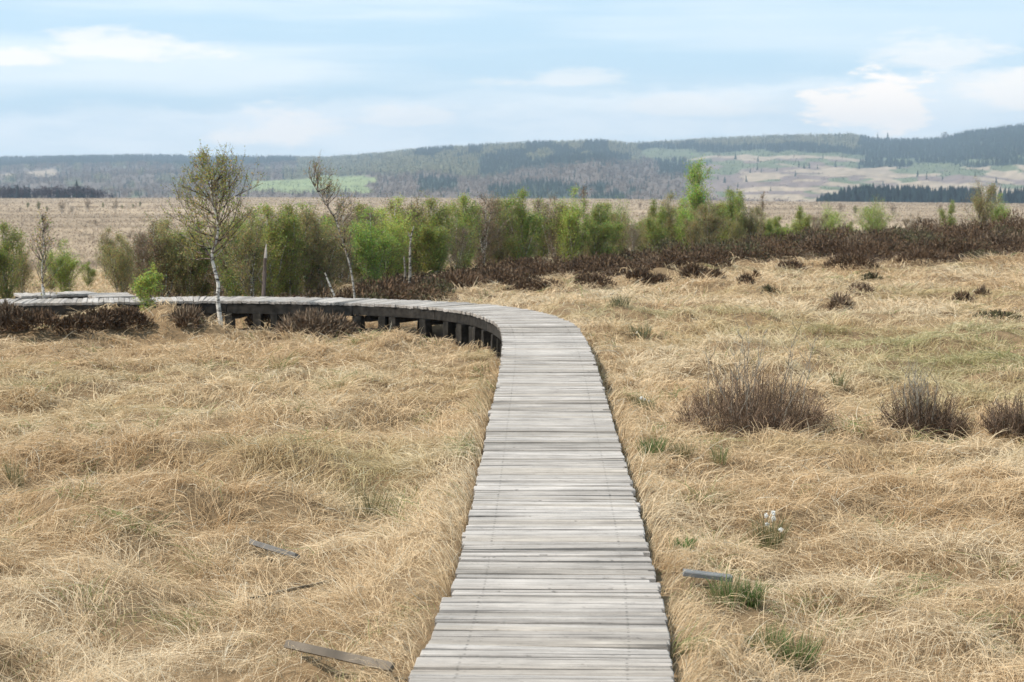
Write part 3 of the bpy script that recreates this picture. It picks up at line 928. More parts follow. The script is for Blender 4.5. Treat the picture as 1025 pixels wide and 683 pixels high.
def make_walk():
    rg = np.random.default_rng(404)
    e = link('boardwalk', None, loc=(0, 0, 0))
    tag(e, 'grey weathered plank boardwalk running ahead over the bog and bending left on dark posts', 'boardwalk')
    ys = [4.3, 7.02, 7.98, 9.05, 13.6, 19.6]
    ss = [WALK.s_at_y(y) for y in ys] + [WALK.s_at_y(22.5), WALK.s_at_y(25.3), WALK.L]
    spec = [(.485, 0, -.02, .012), (.470, .004, -.01, .004), (.453, -.004, 0, -.01), (.452, .003, 0, .0), (.448, -.003, 0, 0), (.445, .002, 0, 0), (.44, 0, 0, 0), (.43, 0, 0, 0)]
    for i in range(len(ss) - 1):
        hw, z, sh, sk = spec[i]
        V, Q, C, G = plank_arrays(WALK, ss[i] + (.03 if i else .0), ss[i + 1], rg, hw, z, sh, .074, sk)
        link('deck_section', build_mesh('deck_section', V, Q, None, [M_PLANK], None, C, G), e)
    s_near = WALK.s_at_y(4.4)
    for off in (-.385, .385):
        link('side_beam', beam(WALK, s_near, WALK.L, off, -.041, -.17, .075, rg), e)
    # posts under both sides, cross bearers between them
    sm = WALK.s_at_y(17.5)
    s = WALK.s_at_y(5.0)
    k = 0
    while s < WALK.L:
        p, t, r = WALK.frame(s)
        sides = (-1, 1)
        for sd in sides:
            for dd in ([0] if rg.random() < .7 or s < sm else [0, .19]):
                q, t2, r2 = WALK.frame(min(WALK.L, s + dd + rg.normal(0, .05)))
                c = q + r2 * sd * (.385 if sd < 0 else .36)
                g = float(H(np.array([c[0]]), np.array([c[1]]))[0])
                col = np.array([.030, .026, .021]) * rg.uniform(.7, 1.3)
                link('post', post_mesh(c, t2, r2, rg.uniform(.085, .135), .12, -.173, g - .25, rg, col), e)
        b = MB(); b.box((*p, -.215), (*(r * .33), 0), (*(t * .045), 0), (0, 0, .04), 0, (.04, .034, .028))
        link('cross_bearer', b.mesh('cross_bearer', [M_BEAM]), e)
        s += (rg.uniform(.45, .75) if s > sm else 1.5)
    for path, lab in ((SPUR, 'far grey boardwalk stretch doubling back behind the leftmost end of the main walk'),
                      (SPUR2, 'short grey boardwalk piece between the far stretch and the green bush')):
        e2 = link('boardwalk', None); tag(e2, lab, 'boardwalk')
        V, Q, C, G = plank_arrays(path, 0, path.L, rg, .30, -.03, 0, .1)
        link('deck_section', build_mesh('deck_section', V, Q, None, [M_PLANK], None, C, G), e2)
        for off in (-.25, .25):
            link('side_beam', beam(path, 0.02, path.L, off, -.071, -.18, .07, rg), e2)
        for s in np.arange(.15, path.L, .75):
            for sd in (-1, 1):
                p, t, r = path.frame(s); c = p + r * sd * .25
                g = float(H(np.array([c[0]]), np.array([c[1]]))[0])
                link('post', post_mesh(c, t, r, .12, .12, -.184, g - .2, rg, (.04, .034, .028)), e2)


make_walk()


# ------------------------------------------------------------------ heather
def heather_arrays(rg, n, w, h, kind=0, rag=1.0):
    th = rg.uniform(0, 6.283, n); q = np.sqrt(rg.random(n))
    lob = 1 + .18 * np.sin(3 * th + rg.uniform(0, 6)) + .12 * np.sin(5 * th + rg.uniform(0, 6))
    x, y = q * np.cos(th) * w * .5 * lob, q * np.sin(th) * w * .5 * lob
    dome = np.sqrt(np.clip(1 - q ** 2.2, 0, 1)) * h * (.8 + .35 * vnoise(x * 6 / w + 5, y * 6 / w + 9, int(rg.integers(99))))
    z = dome * rg.uniform(.25, 1.0, n) ** .6
    L = rg.uniform(.14, .30, n) * h * rag
    out = .95 * q
    a = th + rg.normal(0, .8, n); e = np.radians(85) - out * 1.0 + rg.normal(0, .4, n)
    root = np.stack([x, y, np.maximum(z - L * .6, -.03)], -1)
    pts = blades(root, a, e, e + rg.normal(0, .3, n), L, None, rg, .3, 2)
    V, Q, T, nv = ribbon(pts, rg.uniform(.030, .060, n) * .45, rg)
    pal = [np.array([(.098, .062, .039), (.125, .078, .046), (.070, .047, .032), (.165, .12, .078)]),
           np.array([(.095, .085, .048), (.11, .105, .05), (.08, .064, .042), (.14, .09, .06)]),
           np.array([(.155, .105, .07), (.19, .135, .09), (.115, .08, .055), (.25, .19, .13)])][kind]
    c = pal[rg.choice(4, n, p=[.4, .3, .2, .1])] * rg.uniform(.75, 1.3, (n, 1))
    return V, Q, T, np.repeat(c, nv, 0)


def make_heather_band():
    rg = np.random.default_rng(505)
    Vs, Qs, Ts, Cs, off = [], [], [], [], 0
    y = 28.0
    cnt = 0
    while y < 58:
        pit = .50 + .012 * (y - 28)
        for x in np.arange(-9, 20, pit):
            X, Y = x + rg.uniform(-.4, .4) * pit, y + rg.uniform(-.4, .4) * pit
            if not heather_at(np.array([X]), np.array([Y]))[0] or X > .33 * Y + 2 or WALK.dist(np.array([X]), np.array([Y]))[0] < .8:
                continue
            w = rg.uniform(.65, 1.4); h = rg.uniform(.16, .56) * (1.1 if X > 3 else .85)
            kd = 1 if rg.random() < sstep(.5, .62, float(fbm(np.array([X / 2.2]), np.array([Y / 2.2]), 66, 2)[0])) * .7 else (2 if rg.random() < .07 else 0)
            V, Q, T, C = heather_arrays(rg, int(720 * (34 / Y)), w, h, kd, .72)
            V = V + np.array([X, Y, float(H0(X, Y) + bump(X, Y))])
            Vs.append(V); Qs.append(Q + off); Ts.append(T + off); Cs.append(C); off += len(V); cnt += 1
        y += pit
    me = build_mesh('heather', np.vstack(Vs), np.vstack(Qs), np.vstack(Ts), [M_HEATHER], None, np.vstack(Cs))
    tag(link('heather', me), 'continuous band of dark brown heather between the straw grass and the birches', 'heather', kind='stuff')
    print('heather clumps in band', cnt)


make_heather_band()


def heather_thing(px, py, wpx, hpx, label, kind=0, group=None, n=1100, cat='heather', name='heather_bush'):
    X, Y, Z = hit(px, py)
    w = wpx / FPX * Y; h = hpx / FPX * Y * 1.05
    rg = np.random.default_rng(int(px * 7 + py))
    small = wpx < 40
    V, Q, T, C = heather_arrays(rg, int(n * (.45 if small else .8)), w * (1.15 if small else 1), h, kind, 2.4 if small else 1.3)
    V[:, 1] *= min(1.0, .8 / max(w, .01) + .35)
    tag(link(name, build_mesh(name, V, Q, T, [M_HEATHER], None, C), loc=(X, Y + .12, Z + .04)), label, cat, group)


HG = 'dark heather bushes on the left below the boardwalk'
HR = 'dark heather bushes scattered in front of the heather band'
heather_thing(30, 336, 64, 20, 'dark brown heather bush at the left edge below the far boardwalk', 0, HG, 1800)
heather_thing(76, 337, 46, 17, 'dark heather bush under the white stemmed birch on the left', 0, HG, 1500)
heather_thing(98, 331, 42, 19, 'reddish heather bush just in front of the left boardwalk posts', 0, HG, 1300)
heather_thing(126, 330, 44, 19, 'low heather bush right of the left boardwalk posts', 0, HG, 1200)
heather_thing(3, 333, 40, 26, 'small heather bush cut by the left edge of the view', 2, HG)
heather_thing(186, 330, 26, 18, 'small dark heather bush left of the white birch stem', 2, None)
heather_thing(312, 341, 74, 25, 'wide purplish heather bush in front of the raised boardwalk', 2, None, 3200)
heather_thing(270, 327, 46, 16, 'low heather bush beside the raised boardwalk posts', 2, None, 1200)
heather_thing(640, 282, 20, 9, 'small heather bush in the straw gap left of the round pair', 0, HR)
heather_thing(655, 285, 26, 10, 'low heather bush just left of the round pair', 0, HR)
heather_thing(694, 281, 22, 15, 'left of two round heather bushes in the straw grass', 0, HR)
heather_thing(714, 282, 16, 11, 'right of two round heather bushes in the straw grass', 0, HR)
heather_thing(746, 287, 12, 10, 'ragged heather bush right of the two round ones', 0, HR, 350)
heather_thing(757, 283, 7, 9, 'tiny upright heather sprig right of the ragged bush', 0, HR, 160)
heather_thing(770, 296, 14, 8, 'thin heather bush lowest of the ragged ones', 1, HR, 350)
heather_thing(790, 270, 26, 8, 'low heather bush under the left end of the heather ridge', 0, HR)
heather_thing(853, 270, 52, 14, 'long flat heather bush in front of the heather ridge', 0, HR, 1600)
heather_thing(872, 283, 18, 7, 'small greenish heather bush alone below the long flat one', 1, HR, 600)
heather_thing(925, 264, 60, 12, 'long heather bush at the foot of the right ridge', 0, HR, 1600)
heather_thing(842, 312, 20, 17, 'reddish dry bush standing in the straw grass on the right', 2, HR, 420)
heather_thing(862, 295, 20, 9, 'pale brown low bush behind the reddish dry one', 2, HR, 420)
heather_thing(965, 304, 18, 10, 'dark small bush in grass near the right edge', 0, HR, 420)
heather_thing(984, 298, 12, 9, 'reddish small bush right of the dark small one', 2, HR, 350)
heather_thing(1003, 322, 44, 8, 'low grey-green bush at the right edge in olive grass', 1, HR, 600)
heather_thing(535, 294, 60, 14, 'heather bush at the near edge of the band behind the bend', 0, HR, 1600)
heather_thing(590, 288, 44, 12, 'heather bush at the near edge of the band right of the bend', 0, HR, 1300)


# ------------------------------------------------------------------ dormant twiggy shrubs on the right
def twig_shrub(px, py, wpx, hpx, tallpx, n, label, seed, col=(.175, .118, .08)):
    X, Y, Z = hit(px, py)
    rg = np.random.default_rng(seed)
    w = wpx / FPX * Y; h = hpx / FPX * Y; tall = tallpx / FPX * Y
    e = link('twiggy_shrub', None, loc=(X, Y, Z)); tag(e, label, 'shrub', 'leafless twiggy shrubs in the right-hand grass')
    V0, A, E0, L = [], [], [], []
    th = rg.uniform(0, 6.283, n); q = (rg.random(n) ** .6) * 1.15
    x = q * np.cos(th) * w * .40; y = q * np.sin(th) * w * .30
    ht = h * (1.02 - .52 * np.minimum(q, 1.2) ** 2) * rg.uniform(.5, 1.08, n)
    e0 = np.radians(82) - q * .50 + rg.normal(0, .28, n)
    pts = blades(np.stack([x, y, np.full(n, -.03)], -1), th + rg.normal(0, .7, n), e0, e0 + rg.normal(0, .25, n), ht, None, rg, .35, 4)
    stems = MB()
    cols = np.array(col) * rg.uniform(.6, 1.35, (n, 1))
    pale = rg.random(n) < .10
    cols[pale] = np.array([.34, .28, .21]) * rg.uniform(.7, 1.1, (pale.sum(), 1))
    for i in range(n):
        stems.tube(pts[i], np.linspace(.0034, .0013, 5), 3, 0, cols[i])
    link('stems', stems.mesh('stems', [M_TWIG]), e)
    # side twigs with buds
    tw = MB()
    m = n * 9
    pi = rg.integers(0, n, m); f = rg.uniform(.15, .98, m) * 4
    k = np.minimum(f.astype(int), 3); fr = (f - k)[:, None]
    base = pts[pi, k] * (1 - fr) + pts[pi, k + 1] * fr
    L = rg.uniform(.10, .30, m) * h
    p2 = blades(base, rg.uniform(0, 6.283, m), np.radians(rg.uniform(0, 80, m)), np.radians(rg.uniform(30, 90, m)), L, None, rg, .3, 2)
    Vr, Qr, Tr, nv = ribbon(p2, np.full(m, .0036), rg)
    cc = np.array(col) * rg.uniform(.6, 1.5, (m, 1))
    link('twigs', build_mesh('twigs', Vr, Qr, Tr, [M_TWIG], None, np.repeat(cc, nv, 0)), e)
    if tallpx:
        b = MB()
        for i in range(15):
            x0, y0 = rg.normal(0, w * .12, 2)
            l = tall * rg.uniform(.72, 1.05); lean = rg.normal(0, .2, 2)
            P = [np.array([x0 + lean[0] * l * t ** 1.3, y0 + lean[1] * l * t ** 1.3, l * t]) + rg.normal(0, .006, 3) for t in np.linspace(0, 1, 7)]
            b.tube(P, np.linspace(.0042, .0015, 7), 4, 0, np.array([.27, .235, .19]) * rg.uniform(.7, 1.2))
            for j in range(9):
                q = P[int(rg.integers(3, 7))]; a = rg.uniform(0, 6.28); ll = rg.uniform(.04, .13)
                b.tube([q, q + np.array([math.cos(a) * ll * .5, math.sin(a) * ll * .5, ll * .6]), q + np.array([math.cos(a) * ll * .7, math.sin(a) * ll * .7, ll * 1.2])], [.002, .0016, .001], 3, 0, np.array([.26, .23, .18]))
        link('tall_twigs', b.mesh('tall_twigs', [M_TWIG]), e)


twig_shrub(755, 438, 150, 74, 100, 560, 'largest leafless twiggy shrub right of the boardwalk with tall pale sprigs', 11)
twig_shrub(922, 436, 84, 56, 62, 430, 'middle sized dark twiggy shrub in front of the olive grass on the right', 12, (.13, .088, .06))
twig_shrub(1016, 440, 60, 42, 0, 260, 'twiggy shrub cut by the right edge of the view', 13, (.15, .102, .07))


# ------------------------------------------------------------------ green tufts and cotton grass
def tuft(px, py, wpx, hpx, n, label, cat='grass tuft', name='grass_tuft', col=(.10, .165, .045), fluff=(), seed=0, group=None, dry=.25):
    X, Y, Z = hit(px, py)
    rg = np.random.default_rng(seed + int(px))
    w = wpx / FPX * Y; h = hpx / FPX * Y
    x, y = rg.normal(0, w * .26, n), rg.normal(0, w * .22, n)
    az = np.arctan2(y, x) + rg.normal(0, .9, n)
    e0 = np.radians(rg.uniform(62, 90, n)); e1 = e0 - np.radians(rg.uniform(0, 40, n))
    z = H0(X + x, Y + y) + bump(X + x, Y + y) - Z
    pts = blades(np.stack([x, y, z - .01], -1), az, e0, e1, h * rg.uniform(.6, 1.3, n) + .045, None, rg, .3, 3)
    V, Q, T, nv = ribbon(pts, np.maximum(.004, .55 * Y / 1900) * rg.uniform(.7, 1.2, n), rg)
    c = np.array(col) * rg.uniform(.65, 1.4, (n, 1))
    dr = rg.random(n) < dry; c[dr] = np.array([.38, .30, .16]) * rg.uniform(.7, 1.1, (dr.sum(), 1))
    e = link(name, None, loc=(X, Y, Z + .03)); tag(e, label, cat, group)
    link('blades', build_mesh('blades', V, Q, T, [M_TURF], None, np.repeat(c, nv, 0)), e)
    for fx, fy, fr in fluff:                                             # white seed heads on stalks
        d = ray(fx, fy); p = np.array([Y * d[0] / d[1] - X, rg.normal(0, .04), CAMZ + Y * d[2] / d[1] - Z - .03])
        b = MB()
        b.tube([(p[0] * .4, p[1], 0), p * .6 + np.array([0, 0, .01]), p], [.0018, .0015, .0012], 3, 0, (.30, .27, .15))
        hd = link('stalk', b.mesh('stalk', [M_TWIG]), e)
        r = fr / FPX * Y
        m = 90
        dd = unit(rg.normal(size=(m, 3)))
        pt = np.stack([p + dd * r * .15, p + dd * r * rg.uniform(.6, 1.1, (m, 1)) + np.array([0, 0, -.25 * r])], 1)
        Vf, _, Tf, nvf = ribbon(pt, np.full(m, r * .35), rg)
        link('seed_head', build_mesh('seed_head', Vf, None, Tf, [M_FLUFF], None, np.full((len(Vf), 3), (.88, .86, .82))), hd)


tuft(652, 462, 18, 18, 200, 'small bright green grass tuft close to the right boardwalk edge', seed=1, dry=.1)
tuft(644, 413, 16, 16, 130, 'green cotton grass tuft with a white top right of the boardwalk', 'cotton grass', 'cotton_grass', (.12, .14, .06), [(641, 397, 2.2), (645, 399, 2.0), (649, 401, 1.8)], 2)
tuft(642, 342, 18, 10, 110, 'farthest cotton grass tuft with pale heads near the bend of the walk', 'cotton grass', 'cotton_grass', (.15, .16, .08), [(637, 332, 1.6), (641, 333, 1.5), (646, 333, 1.6), (634, 335, 1.3)], 3)
tuft(772, 556, 26, 26, 170, 'olive cotton grass tuft with five white seed heads in the right grass', 'cotton grass', 'cotton_grass', (.13, .135, .055), [(765, 513, 3.2), (773, 512, 3.4), (774, 518, 3.6), (768, 525, 3.0), (779, 526, 3.2)], 4, dry=.35)
tuft(683, 553, 20, 8, 120, 'low vivid green grass tuft above the loose grey plank', seed=5, dry=.05, col=(.08, .17, .035))
tuft(727, 614, 30, 24, 280, 'left green grass tuft of the pair below the loose plank', seed=6, dry=.35)
tuft(753, 611, 13, 22, 110, 'right taller green grass tuft of the pair below the loose plank', seed=7, dry=.3)
tuft(765, 656, 46, 20, 300, 'broad green grass tuft near the bottom right of the boardwalk', seed=8, dry=.5)
tuft(795, 678, 30, 22, 220, 'green grass tuft cut by the bottom edge right of the broad tuft', seed=9, dry=.3)
tuft(735, 640, 20, 8, 90, 'thin sparse green tuft between the pair and the broad tuft', seed=10, dry=.3)
tuft(374, 520, 36, 26, 90, 'greyish olive grass tuft in the left grass near the walk', col=(.15, .145, .075), seed=12, dry=.55)
tuft(12, 490, 20, 20, 60, 'dull green grass tuft at the left edge of the field', col=(.14, .15, .07), seed=13, dry=.4)
tuft(682, 460, 26, 7, 140, 'flat olive tuft in front of the largest twiggy shrub', col=(.12, .13, .05), seed=14, dry=.4)
tuft(720, 466, 18, 12, 90, 'pale green tuft below the largest twiggy shrub', col=(.16, .19, .07), seed=15, dry=.4)
tuft(620, 308, 20, 8, 90, 'dark green tuft in the straw grass behind the bend', col=(.09, .10, .045), seed=16, dry=.2)
tuft(838, 393, 14, 12, 80, 'small pale green tuft between the two twiggy shrubs', col=(.15, .17, .08), seed=17, dry=.3)


# ------------------------------------------------------------------ loose boards in the grass
def loose_board(p0, p1, w, th, label, seed, lift=.05, col=(.40, .385, .36), roll=0.0, l2=None):
    rg = np.random.default_rng(seed)
    a = np.array(hit(*p0, lift)); b_ = np.array(hit(*p1, lift))
    ax = b_ - a; L = np.linalg.norm(ax); ux = ax / L
    side = unit(np.cross(ux, np.array([0, 0, 1.]))); up = np.cross(side, ux)
    side, up = side * math.cos(roll) + up * math.sin(roll), up * math.cos(roll) - side * math.sin(roll)
    V, G = [], []
    nseg = 7
    for i in range(nseg):
        f = i / (nseg - 1)
        ww = w * .5 * (1 + rg.normal(0, .03)); tt = th * (1 + rg.normal(0, .04))
        for s_, t_ in ((-1, -1), (1, -1), (1, .6), (.88, 1), (-.88, 1), (-1, .6)):
            V.append(a + ax * f + side * s_ * ww + up * t_ * tt * .5 + ux * rg.normal(0, .004) * (i in (0, nseg - 1)))
            G.append((f * L + 2, s_ * ww, seed))
    Q = [(6 * m + x, 6 * m + (x + 1) % 6, 6 * m + 6 + (x + 1) % 6, 6 * m + 6 + x) for m in range(nseg - 1) for x in range(6)]
    e = 6 * (nseg - 1)
    Q += [(0, 5, 4, 3), (0, 3, 2, 1), (e, e + 1, e + 2, e + 3), (e, e + 3, e + 4, e + 5)]
    V = np.array(V); o = V.mean(0)
    ob = link('loose_plank', build_mesh('loose_plank', V - o, Q, None, [M_PLANK], None, np.broadcast_to(col, (len(V), 3)), np.array(G)), loc=o)
    tag(ob, label, 'plank', 'loose planks lying in the grass')


loose_board((683, 577), (732, 588), .07, .022, 'grey loose plank lying in the grass right of the boardwalk', 31, .06, (.20, .195, .19))
loose_board((252, 554), (297, 559), (.032), .028, 'short dark plank farthest of those in the left grass', 32, .055, (.13, .12, .11), .5)
loose_board((287, 647), (392, 670), .016, .034, 'long split plank in the left grass beside the near boardwalk', 33, .06, (.15, .12, .09), .6)
loose_board((248, 600), (335, 588), .02, .015, 'brownish plank half sunk in the left grass between the other two', 34, .04, (.30, .23, .15), .1)


# ------------------------------------------------------------------ birches
GREEN = np.array([.285, .315, .08]); BRIGHT = np.array([.325, .395, .085]); OLIVEL = np.array([.315, .285, .11]); YELL = np.array([.315, .30, .085]); BUD = np.array([.22, .17, .10])


def birch_meshes(seed, h=3.0, spread=.30, stems=1, cs=.12, nb=34, tw=7, nl=9, leaf=.045, lcol=GREEN, white=True, barkt=1.0, trunk_r=.03, up=(35, 65), stem_pts=None, twc=(.25, .185, .13), shape='oval', bias=(0, 0), twig_r=.004, leafj=.085):
    rg = np.random.default_rng(seed)
    tr, cr = MB(), MB()
    LP = []
    for s in range(stems):
        if stem_pts is not None:
            P = catmull(np.array(stem_pts, float), 5)
        else:
            ang = rg.uniform(0, 6.28); lean = (0.04 if s == 0 else rg.uniform(.08, .25)) * h
            hh = h * (1 if s == 0 else rg.uniform(.6, .9))
            base = np.array([rg.normal(0, .06), rg.normal(0, .06), -.1])
            P = np.array([base + np.array([math.cos(ang) * lean * t ** 1.2, math.sin(ang) * lean * t ** 1.2, (hh + .1) * t]) + rg.normal(0, .012, 3) * h / 3 for t in np.linspace(0, 1, 10)])
        n = len(P)
        rad = trunk_r * (h / 3) * (1 if s == 0 else .75) * (1 - .9 * np.linspace(0, 1, n) ** .8) + .003
        shade = np.ones((1, 3)) * (barkt if white else .35)
        tr.tube(P, rad, 7, 0, shade[0])
        tl = np.linspace(0, 1, n)
        for b in range(int(nb / stems) + 1):
            f = cs + (.97 - cs) * rg.random() ** .85
            p = np.array([np.interp(f, tl, P[:, k]) for k in range(3)])
            if shape == 'oval':
                env = math.sin(math.pi * min(1, .15 + .85 * ((f - cs) / (1 - cs)) ** .8)) ** .7
            elif shape == 'cone':
                env = (1.05 - f) * 1.1
            else:
                env = .55 + .45 * math.sin(math.pi * (f - cs) / (1 - cs))
            L = spread * h * max(.18, env) * rg.uniform(.55, 1.15)
            a = rg.uniform(0, 6.283); el = R(rg.uniform(*up))
            d = np.array([math.cos(a) * math.cos(el) + bias[0], math.sin(a) * math.cos(el) + bias[1], math.sin(el)]); d /= np.linalg.norm(d)
            B = [p]
            m = 6
            for k in range(m):
                d = d + rg.normal(0, .12, 3) + np.array([0, 0, .06]); d /= np.linalg.norm(d)
                B.append(B[-1] + d * L / m)
            B = np.array(B)
            tr.tube(B, np.linspace(max(.006, .012 * h / 3), .003, m + 1), 4, 0, np.array([.33, .26, .23]) if rg.random() < .8 else np.array([.7, .66, .6]))
            for t in range(tw):
                g = rg.uniform(.25, 1.0) * m; k0 = min(int(g), m - 1); q = B[k0] + (B[k0 + 1] - B[k0]) * (g - k0)
                a2 = rg.uniform(0, 6.283); e2 = R(rg.uniform(5, 75)); l2 = L * rg.uniform(.18, .48) + .05
                d2 = np.array([math.cos(a2) * math.cos(e2), math.sin(a2) * math.cos(e2), math.sin(e2)]) * .8 + d * .5
                d2 /= np.linalg.norm(d2)
                W = np.array([q, q + d2 * l2 * .5 + rg.normal(0, .01, 3), q + d2 * l2 + np.array([0, 0, rg.normal(0, .04)])])
                cr.tube(W, [twig_r, twig_r * .75, twig_r * .5], 3, 1, np.array(twc) * rg.uniform(.7, 1.4))
                c = rg.poisson(nl)
                if c:
                    u = rg.random((c, 1)) ** .8
                    LP.append(W[0] + (W[2] - W[0]) * u + rg.normal(0, leafj * h / 3, (c, 3)))
    if LP:
        LP = np.vstack(LP)
        V, Q = leaf_quads(LP, leaf, rg)
        c = lcol * rg.uniform(.6, 1.4, (len(LP), 1)) * (1 + .25 * rg.normal(size=(len(LP), 3)) * np.array([1, .3, .6]))
        cr.add(V, Q, None, 0, np.repeat(np.clip(c, .01, 1), 4, 0))
    return tr.mesh('trunk', [M_BARK], True), cr.mesh('crown', [M_LEAF, M_TWIG])


VAR = {
    'g1': birch_meshes(1, 3, .34, 5, .0, 76, 9, 22, .038, GREEN, trunk_r=.020, up=(38, 76), shape='oval'),
    'g2': birch_meshes(2, 3, .36, 6, .0, 80, 9, 22, .038, BRIGHT, trunk_r=.018, up=(38, 76), shape='oval'),
    'g3': birch_meshes(3, 3, .34, 2, .0, 70, 9, 22, .038, GREEN, trunk_r=.024, shape='cone', up=(30, 72)),
    'b1': birch_meshes(4, 3, .48, 6, .0, 84, 9, 22, .040, BRIGHT, trunk_r=.018, up=(20, 74), shape='round'),
    'o1': birch_meshes(5, 3, .34, 5, .0, 72, 12, 13, .036, OLIVEL, trunk_r=.020, up=(35, 76), shape='oval'),
    'o2': birch_meshes(6, 3, .38, 5, .0, 72, 13, 11, .036, OLIVEL * .95, trunk_r=.020, up=(30, 76), shape='oval'),
    'n1': birch_meshes(7, 3, .32, 5, .02, 66, 16, 5, .034, BUD, trunk_r=.020, white=True, up=(35, 76)),
    'n2': birch_meshes(8, 3, .15, 1, .08, 48, 10, .8, .05, BUD, white=False, trunk_r=.02, shape='cone'),
    't1': birch_meshes(9, 3, .28, 2, .18, 56, 10, 20, .038, BRIGHT * .95, trunk_r=.026, shape='oval'),
    's1': birch_meshes(10, 3, .50, 4, .03, 44, 8, 9, .085, GREEN * .5, trunk_r=.02),
    's2': birch_meshes(11, 3, .60, 4, .03, 44, 10, 2.0, .08, BUD * .7, trunk_r=.02),
}


def place(kind, px, Y, topy, wk=1.0, label=None, cat='tree', group=None, name='birch_tree', base=None, rotz=None):
    X = xz(px, Y)
    z = float(H0(X, Y)) if base is None else base
    h = z_of(topy, Y) - z
    if h < .3: h = .3
    s = h / 3.0
    e = link(name, None, loc=(X, Y, z), rot=(0, 0, random.uniform(0, 6.28) if rotz is None else rotz), scale=(s * wk, s * wk, s))
    tag(e, label, cat, group)
    t, c = VAR[kind]
    link('trunk', t, e); link('crown', c, e)
    return e


GT = 'young birches in the green thicket beyond the heather'
GO = 'olive half-leafed birches in the thicket left of the dead snag'
GL = 'young birches around the far left end of the boardwalk'
# (kind, pixel column, distance, top row, width factor, own label or None)
TREES = [
    ('g1', -22, 30.5, 228, 1.2, None, GL), ('g1', 6, 31.0, 224, 1.15, 'bushy green birch at the left edge behind the far boardwalk', None), ('o1', 22, 33, 245, 1.2, None, GL),
    ('g2', 66, 33.0, 243, 1.1, 'green bushy birch right of the bare white stemmed one on the left', None),
    ('g1', 88, 40.0, 262, 1.3, None, GL), ('o1', 106, 43.0, 230, 1.15, 'thin olive birch with a pale stem standing alone before the moor', None),
    ('g2', 126, 46, 260, 1.2, None, GL), ('g1', 50, 38, 255, 1.3, None, GL),
    ('o1', 163, 33, 222, 1.15, None, GO), ('o2', 188, 31.5, 232, 1.2, None, GO), ('o1', 206, 34, 236, 1.3, None, GO), ('o2', 232, 33, 236, 1.3, None, GO),
    ('g1', 226, 42, 224, 1.4, None, GO), ('o1', 248, 39, 216, 1.3, None, GO), ('o2', 150, 36, 250, 1.4, None, GO), ('o1', 178, 38, 240, 1.5, None, GO),
    ('g2', 268, 42, 210, 1.3, None, GT), ('g1', 288, 40, 216, 1.3, None, GT), ('g2', 300, 44, 208, 1.25, None, GT), ('o1', 322, 40, 220, 1.3, None, GT),
    ('n1', 345, 38, 198, 1.2, None, GT), ('g1', 362, 44, 206, 1.25, None, GT), ('g2', 384, 42, 212, 1.3, None, GT), ('g1', 402, 46, 220, 1.3, None, GT),
    ('g2', 424, 44, 224, 1.3, None, GT), ('o1', 440, 46, 226, 1.3, None, GT), ('g1', 462, 46, 197, 1.2, 'taller green birch rising above its neighbours left of the middle', None),
    ('g2', 488, 48, 216, 1.3, None, GT), ('g1', 502, 46, 226, 1.3, None, GT), ('o2', 520, 48, 214, 1.2, None, GT), ('o1', 544, 50, 206, 1.25, 'broad dull olive birch in the middle of the thicket', None),
    ('n2', 580, 50, 186, 1.2, 'dark bare spire-like birch poking above the middle of the thicket', None), ('g1', 568, 52, 212, 1.3, None, GT), ('g2', 596, 53, 218, 1.3, None, GT),
    ('b1', 618, 50, 211, 1.1, 'rounded bright green birch bush right of the bare spire', None), ('g3', 655, 52, 202, 1.2, None, GT), ('g1', 640, 54, 222, 1.4, None, GT),
    ('g2', 678, 54, 218, 1.3, None, GT), ('t1', 701, 53, 163, 1.0, 'tallest bright green birch standing out above the thicket against the hill', None),
    ('o1', 700, 54, 206, 1.4, None, GT), ('g1', 720, 56, 204, 1.3, None, GT), ('g3', 737, 54, 193, 1.1, 'narrow pointed green birch just right of the tallest one', None),
    ('n2', 760, 56, 192, 1.1, 'dark thin bare birch right of the narrow pointed one', None), ('g2', 758, 58, 214, 1.4, None, GT), ('g1', 778, 58, 217, 1.4, None, GT),
    ('g2', 802, 60, 215, 1.3, None, GT), ('b1', 829, 60, 212, 1.1, None, GT), ('b1', 874, 62, 207, 1.2, 'low bright green bush behind the heather ridge', None),
    ('g1', 850, 64, 222, 1.3, None, GT), ('n1', 910, 64, 212, 1.0, None, GT), ('g3', 950, 62, 202, 1.0, 'small thin birch sapling behind the right heather ridge', None),
    ('o2', 984, 64, 180, 1.05, 'olive brown birch standing alone at the right behind the heather ridge', None), ('g2', 1000, 65, 196, .9, None, GT),
    ('o1', 420, 39, 244, 1.3, None, GT), ('n1', 478, 43, 240, 1.3, None, GT), ('o2', 590, 46, 240, 1.3, None, GT), ('n1', 530, 44, 236, 1.3, None, GT), ('g1', 660, 49, 232, 1.3, None, GT),
    ('g2', 250, 36, 246, 1.4, None, GT), ('o2', 285, 36, 250, 1.3, None, GT), ('n1', 306, 37, 240, 1.2, None, GT), ('g1', 352, 39, 244, 1.4, None, GT), ('g2', 392, 40, 250, 1.4, None, GT),
]
_r = random.Random(17)
for px in range(118, 826, 12):                            # the smaller ones that close the thicket
    tl = np.interp(px, [150, 250, 300, 400, 480, 620, 700, 760, 820], [226, 213, 206, 210, 204, 206, 203, 206, 212]) + _r.choice([-14, -8, -2, 4, 10, 16])
    ol = px < 255
    Y = np.interp(px, [140, 260, 300, 400, 480, 700, 820], [30.5, 31.0, 32.0, 37.0, 42.5, 50, 57]) + _r.uniform(-2.0, 2.5)
    TREES.append((_r.choice(['o1', 'o2', 'o1', 'n1', 'g1'] if ol else ['g1', 'g2', 'o1', 'n1', 'g2', 'g1', 'g3', 'o2']), px + _r.uniform(-5, 5), Y, tl, _r.uniform(.95, 1.4), None, GO if ol else GT))
